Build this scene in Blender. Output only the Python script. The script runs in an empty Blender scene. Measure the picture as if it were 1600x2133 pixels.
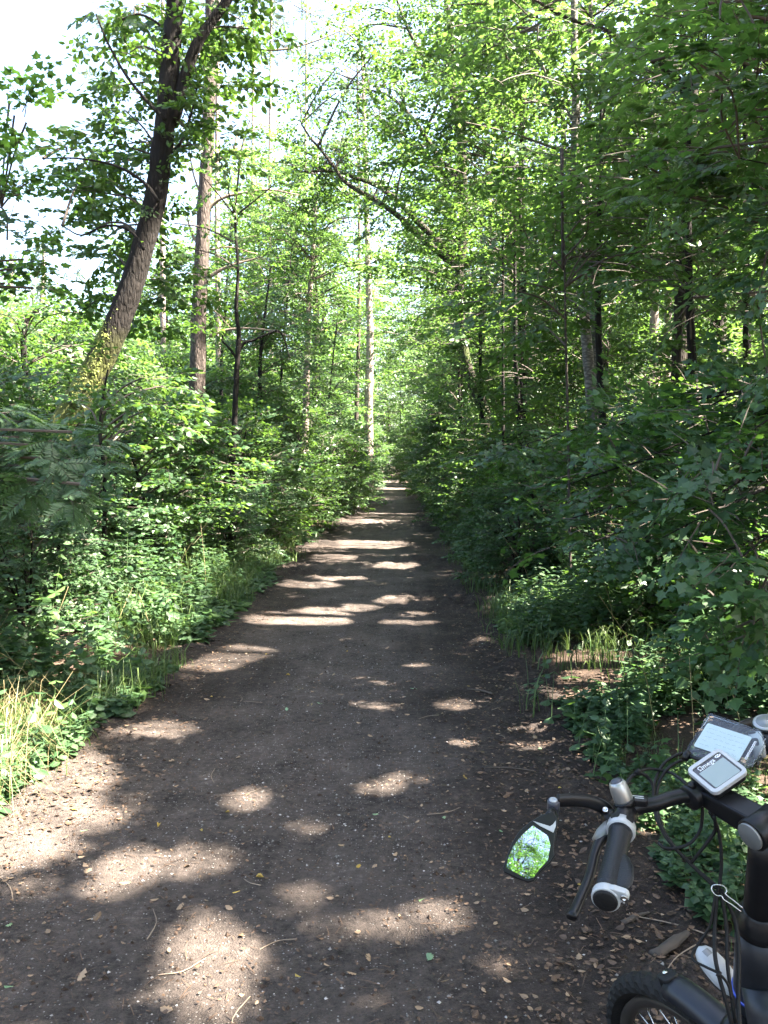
import bpy, math, random
import numpy as np
from mathutils import Vector, Matrix

# ------------------------------------------------------------------ camera, sky, sun, exposure
SC = bpy.context.scene
COL = SC.collection
rng = np.random.default_rng(11)
random.seed(5)
R = math.radians

FOC, CX, CY = 1700.0, 800.0, 1066.5          # photograph: 1600 x 2133
YAW, PIT = math.atan(43 / FOC), math.atan((1066.5 - 967) / FOC)
CAM = np.array([0.0, 0.0, 1.6])
cam = bpy.data.cameras.new('camera')
cam.sensor_fit = 'VERTICAL'
cam.sensor_height = 36.0
cam.lens = 36.0 * FOC / 2133.0
cam.clip_start, cam.clip_end = 0.05, 2000.0
cam_ob = bpy.data.objects.new('camera', cam)
cam_ob.location = CAM
cam_ob.rotation_euler = (math.pi / 2 - PIT, 0, YAW)
COL.objects.link(cam_ob)
SC.camera = cam_ob

SUN_AZ, SUN_EL = R(97), R(53)                # azimuth from +Y towards +X
SUN = np.array([math.sin(SUN_AZ) * math.cos(SUN_EL), math.cos(SUN_AZ) * math.cos(SUN_EL), math.sin(SUN_EL)])
world = bpy.data.worlds.new('World')
SC.world = world
world.use_nodes = True
wn = world.node_tree
bg = wn.nodes['Background']
skyt = wn.nodes.new('ShaderNodeTexSky')
skyt.sky_type = 'NISHITA'
skyt.sun_disc = False
skyt.sun_elevation = SUN_EL
skyt.sun_rotation = SUN_AZ
skyt.air_density = 1.0
skyt.dust_density = 4.0
skyt.ozone_density = 1.0
wn.links.new(skyt.outputs[0], bg.inputs[0])
bg.inputs[1].default_value = 0.05
sun = bpy.data.lights.new('sun', 'SUN')
sun.energy = 5.0
sun.angle = R(0.5)
sun.color = (1.0, 0.90, 0.77)
sun_ob = bpy.data.objects.new('sun', sun)
sun_ob.rotation_euler = Vector(-SUN).to_track_quat('-Z', 'Y').to_euler()
COL.objects.link(sun_ob)

vs = SC.view_settings
vs.view_transform = 'Standard'
vs.look = 'None'
vs.gamma = 1.0
vs.use_curve_mapping = False
vs.exposure = 4.35
SC.render.engine = 'CYCLES'
SC.cycles.max_bounces = 7
SC.cycles.diffuse_bounces = 4
SC.cycles.glossy_bounces = 3
SC.cycles.transmission_bounces = 6
SC.cycles.transparent_max_bounces = 8
SC.cycles.sample_clamp_indirect = 6.0
SC.cycles.use_denoising = True
SC.cycles.caustics_reflective = False
SC.cycles.caustics_refractive = False

# ------------------------------------------------------------------ pixel helpers (photograph coordinates -> place)
FW = np.array([-math.sin(YAW) * math.cos(PIT), math.cos(YAW) * math.cos(PIT), -math.sin(PIT)])
RT = np.array([math.cos(YAW), math.sin(YAW), 0.0])
UP = np.cross(RT, FW)
def ray(px, py):
    return FW + (px - CX) / FOC * RT - (py - CY) / FOC * UP
def at(px, py, Y):
    d = ray(px, py)
    return CAM + d * (Y / d[1])
def on_ground(px, py, z=0.0):
    d = ray(px, py)
    return CAM + d * ((z - CAM[2]) / d[2])

# ------------------------------------------------------------------ materials
def mat(name):
    m = bpy.data.materials.new(name)
    m.use_nodes = True
    nt = m.node_tree
    return m, nt, nt.nodes['Principled BSDF']
def N(nt, t, **kw):
    n = nt.nodes.new(t)
    for k, v in kw.items():
        if k.startswith('i_'):
            n.inputs[k[2:].replace('_', ' ')].default_value = v
        else:
            setattr(n, k, v)
    return n
def L(nt, a, b):
    nt.links.new(a, b)
def ramp(nt, stops, fac=None, interp='LINEAR'):
    r = nt.nodes.new('ShaderNodeValToRGB')
    r.color_ramp.interpolation = interp
    e = r.color_ramp.elements
    while len(e) < len(stops):
        e.new(0.5)
    for el, (p, c) in zip(e, stops):
        el.position = p
        el.color = tuple(c) + (1,) if len(c) == 3 else c
    if fac is not None:
        L(nt, fac, r.inputs[0])
    return r
def plain(name, col, rough=0.5, metal=0.0, spec=0.5, bump=0.0, bscale=200.0, var=0.0, coat=0.0):
    m, nt, p = mat(name)
    p.inputs['Roughness'].default_value = rough
    p.inputs['Metallic'].default_value = metal
    p.inputs['Specular IOR Level'].default_value = spec
    p.inputs['Coat Weight'].default_value = coat
    tc = N(nt, 'ShaderNodeTexCoord')
    nz = N(nt, 'ShaderNodeTexNoise', i_Scale=bscale * 0.12, i_Detail=6.0, i_Roughness=0.65)
    L(nt, tc.outputs['Object'], nz.inputs['Vector'])
    c0 = [max(0, c * (1 - var)) for c in col]
    c1 = [min(1, c * (1 + var)) for c in col]
    rp = ramp(nt, [(0.3, c0), (0.7, c1)], nz.outputs['Fac'])
    L(nt, rp.outputs[0], p.inputs['Base Color'])
    rr = N(nt, 'ShaderNodeMapRange')
    rr.inputs['To Min'].default_value = max(0.02, rough * 0.8)
    rr.inputs['To Max'].default_value = min(1, rough * 1.2)
    L(nt, nz.outputs['Fac'], rr.inputs['Value'])
    L(nt, rr.outputs[0], p.inputs['Roughness'])
    if bump:
        nb = N(nt, 'ShaderNodeTexNoise', i_Scale=bscale, i_Detail=3.0)
        L(nt, tc.outputs['Object'], nb.inputs['Vector'])
        b = N(nt, 'ShaderNodeBump', i_Strength=bump, i_Distance=0.002)
        L(nt, nb.outputs['Fac'], b.inputs['Height'])
        L(nt, b.outputs[0], p.inputs['Normal'])
    return m
def leaf_mat(name, dark, light, trans, tw=0.42, rough=0.42, yellow=None):
    """Leaves: the tone of each single leaf is an attribute; light passes through the blade."""
    m, nt, p = mat(name)
    a = N(nt, 'ShaderNodeAttribute', attribute_name='tone')
    oi = N(nt, 'ShaderNodeObjectInfo')
    mx = N(nt, 'ShaderNodeMath', operation='MULTIPLY_ADD')
    L(nt, oi.outputs['Random'], mx.inputs[0])
    mx.inputs[1].default_value = 0.22
    sub = N(nt, 'ShaderNodeMath', operation='SUBTRACT')
    L(nt, a.outputs['Fac'], sub.inputs[0])
    sub.inputs[1].default_value = 0.11
    L(nt, sub.outputs[0], mx.inputs[2])
    st = [(0.0, dark), (0.75, light)] + ([(0.96, light), (1.0, yellow)] if yellow else [])
    rp = ramp(nt, st, mx.outputs[0])
    L(nt, rp.outputs[0], p.inputs['Base Color'])
    p.inputs['Roughness'].default_value = rough
    p.inputs['Specular IOR Level'].default_value = 0.45
    tr = N(nt, 'ShaderNodeBsdfTranslucent')
    mc = N(nt, 'ShaderNodeMix', data_type='RGBA', blend_type='MULTIPLY')
    mc.inputs['Factor'].default_value = 1.0
    rp2 = ramp(nt, [(0.0, tuple(c * 0.7 for c in trans)), (1.0, tuple(min(1, c * 1.3) for c in trans))], mx.outputs[0])
    L(nt, rp2.outputs[0], tr.inputs['Color'])
    ms = N(nt, 'ShaderNodeMixShader')
    ms.inputs[0].default_value = tw
    L(nt, p.outputs[0], ms.inputs[1])
    L(nt, tr.outputs[0], ms.inputs[2])
    L(nt, ms.outputs[0], nt.nodes['Material Output'].inputs['Surface'])
    return m
def bark_mat(name, c0, c1, scale=9.0, stretch=5.0, bump=0.9, c2=None, moss=None, dist=0.03, moss_top=None):
    m, nt, p = mat(name)
    p.inputs['Roughness'].default_value = 0.9
    p.inputs['Specular IOR Level'].default_value = 0.2
    tc = N(nt, 'ShaderNodeTexCoord')
    mp = N(nt, 'ShaderNodeMapping')
    mp.inputs['Scale'].default_value = (scale, scale, scale / stretch)
    L(nt, tc.outputs['Object'], mp.inputs[0])
    vo = N(nt, 'ShaderNodeTexVoronoi', feature='DISTANCE_TO_EDGE', i_Scale=1.6, i_Randomness=1.0)
    nz = N(nt, 'ShaderNodeTexNoise', i_Scale=1.0, i_Detail=7.0, i_Roughness=0.65)
    L(nt, mp.outputs[0], nz.inputs['Vector'])
    add = N(nt, 'ShaderNodeMix', data_type='VECTOR')
    add.inputs['Factor'].default_value = 0.3
    L(nt, mp.outputs[0], add.inputs[4])
    L(nt, nz.outputs['Color'], add.inputs[5])
    L(nt, add.outputs[1], vo.inputs['Vector'])
    rv = ramp(nt, [(0.0, (.25, .25, .25)), (0.30, (1, 1, 1))], vo.outputs['Distance'])
    mul = N(nt, 'ShaderNodeMath', operation='MULTIPLY')
    L(nt, rv.outputs[0], mul.inputs[0])
    L(nt, nz.outputs['Fac'], mul.inputs[1])
    rp = ramp(nt, [(0.0, c0), (0.6, c1)] + ([(0.85, c2)] if c2 else []), mul.outputs[0])
    col = rp.outputs[0]
    if moss:
        n2 = N(nt, 'ShaderNodeTexNoise', i_Scale=1.7, i_Detail=5.0, i_Roughness=0.7)
        L(nt, tc.outputs['Object'], n2.inputs['Vector'])
        r2 = ramp(nt, [(0.5, (0, 0, 0)), (0.66, (1, 1, 1))], n2.outputs['Fac'])
        mm = N(nt, 'ShaderNodeMix', data_type='RGBA')
        fac = r2.outputs[0]
        if moss_top:                              # moss only climbs so high
            r2.color_ramp.elements[0].position, r2.color_ramp.elements[1].position = .40, .50
            sx = N(nt, 'ShaderNodeSeparateXYZ')
            L(nt, tc.outputs['Object'], sx.inputs[0])
            mr = N(nt, 'ShaderNodeMapRange')
            mr.inputs['From Min'].default_value, mr.inputs['From Max'].default_value = moss_top - .5, moss_top
            mr.inputs['To Min'].default_value, mr.inputs['To Max'].default_value = 1, 0
            L(nt, sx.outputs['Z'], mr.inputs['Value'])
            mu_ = N(nt, 'ShaderNodeMath', operation='MULTIPLY')
            L(nt, fac, mu_.inputs[0])
            L(nt, mr.outputs[0], mu_.inputs[1])
            fac = mu_.outputs[0]
        L(nt, fac, mm.inputs['Factor'])
        L(nt, col, mm.inputs[6])
        mm.inputs[7].default_value = moss + (1,)
        col = mm.outputs[2]
    L(nt, col, p.inputs['Base Color'])
    b = N(nt, 'ShaderNodeBump', i_Strength=bump, i_Distance=dist)
    L(nt, mul.outputs[0], b.inputs['Height'])
    L(nt, b.outputs[0], p.inputs['Normal'])
    return m

M = {}
M['oak_leaf'] = leaf_mat('oak_leaf', (0.018, 0.048, 0.014), (0.050, 0.105, 0.024), (0.085, 0.17, 0.022))
M['beech_leaf'] = leaf_mat('beech_leaf', (0.018, 0.050, 0.018), (0.050, 0.108, 0.031), (0.11, 0.21, 0.030), rough=0.48)
M['maple_leaf'] = leaf_mat('maple_leaf', (0.015, 0.046, 0.018), (0.044, 0.098, 0.032), (0.085, 0.19, 0.026), tw=0.40)
M['light_leaf'] = leaf_mat('light_leaf', (0.034, 0.082, 0.024), (0.080, 0.142, 0.042), (0.125, 0.235, 0.042), tw=0.44)
M['nettle_leaf'] = leaf_mat('nettle_leaf', (0.018, 0.050, 0.020), (0.056, 0.108, 0.044), (0.075, 0.155, 0.036), tw=0.36, rough=0.5)
M['pine_needle'] = leaf_mat('pine_needle', (0.022, 0.048, 0.018), (0.065, 0.095, 0.035), (0.05, 0.08, 0.02), tw=0.25)
M['grass_blade'] = leaf_mat('grass_blade', (0.030, 0.070, 0.020), (0.085, 0.125, 0.036), (0.09, 0.15, 0.03), tw=0.32)
M['straw'] = leaf_mat('straw', (0.15, 0.125, 0.06), (0.30, 0.25, 0.13), (0.25, 0.19, 0.08), tw=0.3, rough=0.6)
M['litter'] = leaf_mat('litter', (0.028, 0.017, 0.011), (0.115, 0.070, 0.042), (0.06, 0.03, 0.015), tw=0.12, rough=0.65)
M['brown_leaf'] = leaf_mat('brown_leaf', (0.13, 0.085, 0.05), (0.30, 0.21, 0.13), (0.16, 0.09, 0.04), tw=0.15, rough=0.6)
M['yellow_leaf'] = leaf_mat('yellow_leaf', (0.36, 0.24, 0.05), (0.48, 0.36, 0.09), (0.3, 0.2, 0.03), tw=0.2, rough=0.5)
M['green_leaf'] = leaf_mat('green_leaf', (0.10, 0.19, 0.08), (0.24, 0.34, 0.20), (0.12, 0.2, 0.05), tw=0.2, rough=0.5)
M['oak_bark'] = bark_mat('oak_bark', (0.010, 0.008, 0.007), (0.055, 0.045, 0.036), 22, 5, moss=(0.045, 0.060, 0.018))
M['dark_bark'] = bark_mat('dark_bark', (0.006, 0.005, 0.0045), (0.017, 0.014, 0.012), 24, 5, c2=(0.032, 0.026, 0.021), dist=.02)
M['mossy_bark'] = bark_mat('mossy_bark', (0.006, 0.005, 0.0045), (0.017, 0.014, 0.012), 24, 5, c2=(0.032, 0.026, 0.021), dist=.02, moss=(.070, .078, .022), moss_top=3.1)
M['pine_bark'] = bark_mat('pine_bark', (0.020, 0.016, 0.014), (0.095, 0.076, 0.065), 24, 4.0, c2=(0.16, 0.13, 0.112))
M['pale_bark'] = bark_mat('pale_bark', (0.10, 0.085, 0.075), (0.34, 0.27, 0.23), 13, 4.0, c2=(0.44, 0.36, 0.31))
M['birch_bark'] = bark_mat('birch_bark', (0.020, 0.018, 0.016), (0.22, 0.205, 0.18), 8, 0.45, bump=0.4, c2=(0.34, 0.32, 0.29), dist=0.01)
M['twig'] = plain('twig', (0.055, 0.042, 0.032), 0.85, var=0.3, bscale=60)
M['dead_twig'] = plain('dead_twig', (0.19, 0.145, 0.105), 0.85, var=0.35, bscale=60)
M['green_stem'] = plain('green_stem', (0.055, 0.10, 0.03), 0.6, var=0.25, bscale=60)
M['moss'] = plain('moss', (0.13, 0.155, 0.032), 0.95, var=0.40, bscale=160, bump=1.0)

# ------------------------------------------------------------------ mesh building
class Geo:
    def __init__(s):
        s.V, s.F, s.n, s.T = [], [], 0, []
    def add(s, V, faces, tone=None):
        """faces: list of integer arrays (m, k)"""
        V = np.asarray(V, float).reshape(-1, 3)
        for f in faces:
            f = np.asarray(f, int)
            if len(f):
                s.F.append(f + s.n)
                s.T.append(np.full(len(f), 0.5) if tone is None else np.asarray(tone, float))
        s.V.append(V)
        s.n += len(V)
    def mesh(s, name, material, smooth=False):
        V = np.concatenate(s.V) if s.V else np.zeros((0, 3))
        me = bpy.data.meshes.new(name)
        me.vertices.add(len(V))
        me.vertices.foreach_set('co', V.astype(np.float32).ravel())
        tot = [np.full(len(f), f.shape[1]) for f in s.F]
        tot = np.concatenate(tot) if tot else np.zeros(0, int)
        lv = np.concatenate([f.ravel() for f in s.F]) if s.F else np.zeros(0, int)
        me.loops.add(len(lv))
        me.loops.foreach_set('vertex_index', lv.astype(np.int32))
        me.polygons.add(len(tot))
        st = np.concatenate([[0], np.cumsum(tot)[:-1]]) if len(tot) else np.zeros(0)
        me.polygons.foreach_set('loop_start', st.astype(np.int32))
        me.polygons.foreach_set('use_smooth', np.full(len(tot), bool(smooth)))
        at_ = me.attributes.new('tone', 'FLOAT', 'FACE')
        if len(tot):
            at_.data.foreach_set('value', np.concatenate(s.T).astype(np.float32))
        me.update(calc_edges=True)
        me.validate()
        for mm in (material if isinstance(material, (list, tuple)) else [material]):
            me.materials.append(mm)
        return me

def put(name, me, parent=None, loc=None, **props):
    o = bpy.data.objects.new(name, me)
    COL.objects.link(o)
    if parent is not None:
        o.parent = parent
    if loc is not None:
        o.location = loc
    for k, v in props.items():
        if v:
            o[k] = v
    return o
def thing(name, label, cat, loc=(0, 0, 0), rz=0.0, group=None):
    o = put(name, None, None, loc, label=label, category=cat, group=group)
    o.rotation_euler = (0, 0, rz)
    o.empty_display_size = 0.2
    return o

def smooth_path(P, k=4):
    """Catmull-Rom through the points."""
    P = np.asarray(P, float)
    if len(P) < 3:
        return P
    Q = np.vstack([2 * P[0] - P[1], P, 2 * P[-1] - P[-2]])
    out = []
    for i in range(1, len(Q) - 2):
        p0, p1, p2, p3 = Q[i - 1:i + 3]
        for t in np.arange(k) / k:
            out.append(0.5 * ((2 * p1) + (-p0 + p2) * t + (2 * p0 - 5 * p1 + 4 * p2 - p3) * t * t + (-p0 + 3 * p1 - 3 * p2 + p3) * t ** 3))
    out.append(P[-1])
    return np.array(out)

def tube(g, P, rad, sides=8, rough=0.0, cap=True, phase=0.0, flat=None):
    """A tapered tube along P; rough makes it lumpy; flat=(a, b) scales the section."""
    P = np.asarray(P, float)
    n = len(P)
    rad = np.interp(np.linspace(0, 1, n), np.linspace(0, 1, len(np.atleast_1d(rad))), np.atleast_1d(rad)) if np.ndim(rad) else np.full(n, rad)
    T = np.gradient(P, axis=0) if n > 2 else np.repeat((P[1] - P[0])[None], n, 0)
    T /= np.linalg.norm(T, axis=1)[:, None] + 1e-12
    ref = np.array([0, 0, 1.0]) if abs(T[0][2]) < 0.9 else np.array([1.0, 0, 0])
    U = np.zeros_like(P)
    u = ref - T[0] * (ref @ T[0])
    for i in range(n):
        u = u - T[i] * (u @ T[i])
        u /= np.linalg.norm(u) + 1e-12
        U[i] = u
    W = np.cross(T, U)
    a = np.linspace(0, 2 * np.pi, sides, endpoint=False) + phase
    ca, sa = np.cos(a), np.sin(a)
    if flat:
        ca, sa = ca * flat[0], sa * flat[1]
    rr = rad[:, None] * np.ones(sides)
    if rough:
        rr = rr * (1 + rough * rng.normal(0, 1, (n, sides)).clip(-2, 2))
    V = P[:, None] + rr[..., None] * (ca[None, :, None] * U[:, None] + sa[None, :, None] * W[:, None])
    idx = np.arange(n * sides).reshape(n, sides)
    f = np.stack([idx[:-1], np.roll(idx[:-1], -1, 1), np.roll(idx[1:], -1, 1), idx[1:]], -1).reshape(-1, 4)
    fs = [f]
    if cap:
        fs += [idx[0][::-1][None], idx[-1][None]]
    g.add(V.reshape(-1, 3), fs)

def unit(v):
    v = np.asarray(v, float)
    return v / (np.linalg.norm(v, axis=-1, keepdims=True) + 1e-12)

# ---- leaf blades.  P base, D direction, Nn normal, Ln length
def blades(g, P, D, Nn, Ln, kind='rhomb', w=0.3, fold=0.12, tone=None):
    D = unit(D)
    Nn = unit(Nn - D * (Nn * D).sum(-1, keepdims=True))
    S = np.cross(D, Nn)
    n = len(P)
    Lc = Ln[:, None]
    if tone is None:
        tone = rng.beta(2.2, 2.2, n)
    def pt(a, b, c):
        return P + Lc * (a * D + b * S + c * Nn)
    if kind == 'rhomb':
        V = np.stack([P, pt(.45, w, -fold), pt(1, 0, -.08), pt(.45, -w, -fold)], 1)
        i = np.arange(n)[:, None] * 4
        g.add(V.reshape(-1, 3), [i + np.arange(4)], tone)
    elif kind == 'ovate':
        V = np.stack([P, pt(.28, w * .92, -fold * .8), pt(.62, w * .85, -fold * .9 - .02), pt(1, 0, -.12), pt(.62, -w * .85, -fold * .9 - .02), pt(.28, -w * .92, -fold * .8)], 1)
        i = np.arange(n)[:, None] * 6
        g.add(V.reshape(-1, 3), [np.concatenate([i + [0, 1, 2, 3], i + [0, 3, 4, 5]])], np.concatenate([tone, tone]))
    elif kind == 'maple':
        a = [(0, 0), (.12, .22), (.05, .46), (.32, .34), (.50, .55), (.58, .24), (1.0, 0)]
        half1 = [pt(x, y * w / .3 * .95, -fold * abs(y)) for x, y in a]
        half2 = [pt(x, -y * w / .3 * .95, -fold * abs(y)) for x, y in a[1:-1]]
        V = np.stack(half1 + half2, 1)
        i = np.arange(n)[:, None] * 12
        g.add(V.reshape(-1, 3), [i + [0, 1, 2, 3], i + [0, 3, 4, 5], i + [0, 5, 6, 6 + 5], i + [0, 11, 10, 9], i + [0, 9, 8, 7]], None)
        for k in range(5):
            g.T[-1 - k] = np.asarray(tone, float)
    elif kind == 'oak':
        a = [(0, 0), (.15, .12), (.28, .26), (.38, .15), (.52, .34), (.62, .18), (.80, .26), (.88, .10), (1.0, 0)]
        half1 = [pt(x, y * w / .3, -fold * abs(y)) for x, y in a]
        half2 = [pt(x, -y * w / .3, -fold * abs(y)) for x, y in a[1:-1]]
        V = np.stack(half1 + half2, 1)
        m = 16
        i = np.arange(n)[:, None] * m
        g.add(V.reshape(-1, 3), [i + [0, 1, 2, 3], i + [0, 3, 4, 5], i + [0, 5, 6, 7], i + [0, 7, 8, 8 + 7], i + [0, 15, 14, 13], i + [0, 13, 12, 11], i + [0, 11, 10, 9]], None)
        for k in range(7):
            g.T[-1 - k] = np.asarray(tone, float)

# ---- sprays: a flat fan of leaves on a forked twig, unit length 1 along +X, normal +Z
def make_spray(n_side, per, leaf_len, flat=0.35, seed=0, pinnate=False):
    r = np.random.default_rng(seed)
    P, D, Nn, Ln, tw = [], [], [], [], []
    main = np.array([[t, 0.06 * math.sin(3 * t + seed), 0.05 * t - 0.13 * t * t] for t in np.linspace(0, 1, 5)])
    tw.append((main, 0.012))
    def along(pl, t):
        x = t * (len(pl) - 1)
        i = min(int(x), len(pl) - 2)
        return pl[i] + (pl[i + 1] - pl[i]) * (x - i)
    for k in range(n_side + 1):
        if k < n_side:
            t = 0.15 + 0.75 * k / n_side
            sgn = 1 if k % 2 else -1
            ln = (0.62 - 0.38 * t) * r.uniform(.8, 1.2)
            dr = unit(np.array([0.75, sgn * 0.8, r.normal(0, .18)]))
            b = along(main, t)
            pl = np.array([b, b + dr * ln * .5, b + dr * ln + np.array([0, 0, -.06 * ln])])
            tw.append((pl, 0.007))
            ts = np.linspace(.25, 1, per)
        else:
            pl = main
            ts = np.linspace(.3, 1, per + 3)
        for j, tt in enumerate(ts):
            b = along(pl, tt)
            dr = unit(pl[-1] - pl[0])
            side = np.cross(np.array([0, 0, 1.0]), dr) * (1 if j % 2 else -1)
            d = unit(dr * (0.55 if tt < 1 else 1.3) + side * 0.85 * (tt < 1) + r.normal(0, .22, 3))
            P.append(b)
            D.append(d + np.array([0, 0, -.15]))
            Nn.append(np.array([0, 0, 1.0]) + r.normal(0, flat, 3))
            Ln.append(leaf_len * r.uniform(.65, 1.2))
    return dict(P=np.array(P), D=unit(np.array(D)), N=unit(np.array(Nn)), L=np.array(Ln), tw=tw)
def make_pinnate(leaf_len, seed=0, pairs=7, fans=5):
    """Compound leaves (rowan, ash): leaflets in pairs along each stalk."""
    r = np.random.default_rng(seed)
    P, D, Nn, Ln, tw = [], [], [], [], []
    for k in range(fans):
        a = (k - (fans - 1) / 2) * 0.55 + r.normal(0, .1)
        d0 = unit(np.array([math.cos(a), math.sin(a), r.normal(-.05, .12)]))
        ln = r.uniform(.75, 1.0)
        up = unit(np.array([r.normal(0, .2), r.normal(0, .2), 1.0]))
        side = np.cross(up, d0)
        pl = np.array([d0 * ln * t + np.array([0, 0, -.25 * t * t * ln]) for t in (0, .4, .75, 1)])
        tw.append((pl, 0.006))
        for j in range(pairs):
            t = .28 + .72 * j / pairs
            b = d0 * ln * t + np.array([0, 0, -.25 * t * t * ln])
            for sg in (1, -1):
                P.append(b); D.append(d0 * .45 + side * sg + np.array([0, 0, -.25])); Nn.append(up + r.normal(0, .15, 3)); Ln.append(leaf_len * (1.05 - .4 * abs(t - .55)))
        P.append(pl[-1]); D.append(d0); Nn.append(up); Ln.append(leaf_len)
    return dict(P=np.array(P), D=unit(np.array(D)), N=unit(np.array(Nn)), L=np.array(Ln), tw=tw)
def frames(dirs, normals):
    X = unit(dirs)
    Z = unit(normals - X * (normals * X).sum(-1, keepdims=True))
    return np.stack([X, np.cross(Z, X), Z], -1)         # columns
def place_sprays(templ, pos, dirs, normals, scale):
    """Every leaf of every spray in world space: P, D, N, L (+ spray number), and the twig polylines' source."""
    B = frames(dirs, normals)
    out = []
    which = rng.integers(0, len(templ), len(pos))
    for k, t in enumerate(templ):
        s = np.nonzero(which == k)[0]
        if not len(s):
            continue
        m = len(t['P'])
        Pw = np.einsum('sij,mj->smi', B[s], t['P']) * scale[s, None, None] + pos[s, None]
        Dw = np.einsum('sij,mj->smi', B[s], t['D'])
        Nw = np.einsum('sij,mj->smi', B[s], t['N'])
        Lw = t['L'][None] * scale[s, None] * rng.uniform(.85, 1.15, (len(s), m))
        out.append((Pw.reshape(-1, 3), Dw.reshape(-1, 3), Nw.reshape(-1, 3), Lw.ravel()))
    return [np.concatenate(x) for x in zip(*out)], B, which
def spray_twigs(g, templ, pos, B, which, scale, sides=3, rmul=1.0, main_only=False):
    for k, t in enumerate(templ):
        s = np.nonzero(which == k)[0]
        if not len(s):
            continue
        tg = Geo()
        for pl, r in (t['tw'][:1] if main_only else t['tw']):
            tube(tg, pl, [r * rmul, r * .4 * rmul], sides, cap=False)
        Vt = np.concatenate(tg.V)
        Ft = np.concatenate(tg.F)
        Vw = np.einsum('sij,mj->smi', B[s], Vt) * scale[s, None, None] + pos[s, None]
        F = (Ft[None] + (np.arange(len(s)) * len(Vt))[:, None, None]).reshape(-1, 4)
        g.add(Vw.reshape(-1, 3), [F])

# ---- smooth 2-D noise
def vnoise(x, y, cell, seed):
    x, y = np.asarray(x) / cell, np.asarray(y) / cell
    xi, yi = np.floor(x).astype(np.int64), np.floor(y).astype(np.int64)
    fx, fy = x - xi, y - yi
    fx, fy = fx * fx * (3 - 2 * fx), fy * fy * (3 - 2 * fy)
    def h(a, b):
        v = (a * 374761393 + b * 668265263 + seed * 144665) & 0xffffffff
        v = ((v ^ (v >> 13)) * 1274126177) & 0xffffffff
        return ((v ^ (v >> 16)) & 0xffff) / 65535.0
    return (h(xi, yi) * (1 - fx) + h(xi + 1, yi) * fx) * (1 - fy) + (h(xi, yi + 1) * (1 - fx) + h(xi + 1, yi + 1) * fx) * fy

def path_x(y):
    """Centre line of the path: straight, then bending away to the left far off."""
    y = np.asarray(y, float)
    return -0.48 - 1.0 * np.clip((y - 42) / 30, 0, None) ** 2

# ------------------------------------------------------------------ gaps in the canopy through which the sun reaches the ground
FLECKS = [(30, 1735, 120, 86, 2), (45, 1850, 60, 26, 0), (310, 1800, 105, 26, 1), (405, 1798, 26, 20, 2), (230, 1845, 45, 36, 1), (415, 1922, 50, 26, 1),
          (415, 1985, 58, 34, 2), (405, 2065, 62, 46, 2), (630, 1862, 60, 24, 1), (510, 1665, 40, 36, 0), (632, 1728, 30, 24, 0), (790, 1640, 55, 16, 1),
          (900, 1918, 80, 20, 0), (620, 1290, 85, 16, 2), (745, 1268, 45, 9, 1), (820, 1250, 36, 10, 1), (560, 1303, 60, 10, 1), (690, 1163, 46, 7, 1),
          (825, 1180, 46, 7, 1), (500, 1366, 80, 22, 0), (430, 1392, 66, 16, 0), (245, 1700, 36, 22, 1), (960, 1545, 40, 20, 0), (940, 1470, 46, 12, 1),
          (800, 1475, 46, 10, 1), (1050, 2010, 40, 46, 0), (220, 1480, 70, 16, 1), (330, 1525, 80, 14, 1), (1110, 1560, 40, 16, 1), (1340, 1725, 40, 24, 1),
          (640, 1220, 70, 8, 1), (850, 1295, 60, 8, 1), (700, 1205, 60, 6, 1), (860, 1390, 40, 8, 0), (1010, 1340, 36, 8, 0), (1450, 1265, 90, 14, 1)]
_fe = []
for fx, fy, fa, fb, _k in FLECKS:
    c = on_ground(fx, fy)
    ax = on_ground(fx + fa, fy) - c
    ay = on_ground(fx, fy - fb) - on_ground(fx, fy + fb)
    k_ = (-.05, -.02, .05)[_k]
    _fe.append((c[0], c[1], max(.05, .92 * np.linalg.norm(ax) + k_), max(.05, .92 * np.linalg.norm(ay) / 2 + k_), .5))
# the same for lit spots higher up: sun on trunks, the moss, the fringe of the thicket
LANES = [(*at(205, 745, 9), .34), (*at(80, 1085, 9), .25), (*at(1015, 880, 21), .35), (*at(1222, 650, 13), .25), (*at(1238, 760, 13), .2), (*at(424, 370, 15), .2), (*at(1520, 880, 8), .5), (*at(1450, 840, 9), .5),
         (*at(60, 1450, 4.3), .40), (*at(130, 1520, 4.1), .3), (*at(20, 1560, 3.9), .35), (*at(600, 1120, 11.5), .5), (*at(560, 1160, 10), .45), (*at(640, 1130, 12.5), .4), (*at(430, 1180, 7.5), .3), (*at(500, 1030, 11), .5), (*at(250, 1240, 6), .25),
         (*at(960, 1085, 9.5), .35), (*at(930, 1050, 13), .5), (*at(1330, 1000, 6.5), .25), (*at(1080, 680, 13), .6), (*at(1560, 1080, 5.5), .3), (*at(1480, 1130, 6), .25), (*at(1290, 870, 10), .5), (*at(1180, 1200, 6.5), .3), (*at(1130, 690, 14), .7), (*at(1010, 670, 15), .7), (*at(1120, 800, 9.5), .4), (*at(900, 960, 16), .8), (*at(870, 900, 22), 1.0)]
LANES += [(1.5 + .25 * (k % 3), 5.6 + .95 * k, .35, .26) for k in range(12)]
SHADE = []                                       # lanes that stay shaded: the dark trunk of the leaning oak
for p_ in [(272, 600), (302, 500), (326, 400), (339, 300), (350, 200), (357, 100), (366, 0), (416, 82), (240, 660), (150, 340), (230, 330), (260, 200), (220, 480), (160, 480), (250, 90), (20, 300, 5.2), (20, 450, 5.2), (10, 560, 5.2), (-40, 380, 5.2)]:
    q_ = at(p_[0], p_[1], p_[2] if len(p_) > 2 else 9)
    SHADE.append((q_[0] - SUN[0] * q_[2] / SUN[2], q_[1] - SUN[1] * q_[2] / SUN[2], 1.0))
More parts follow.
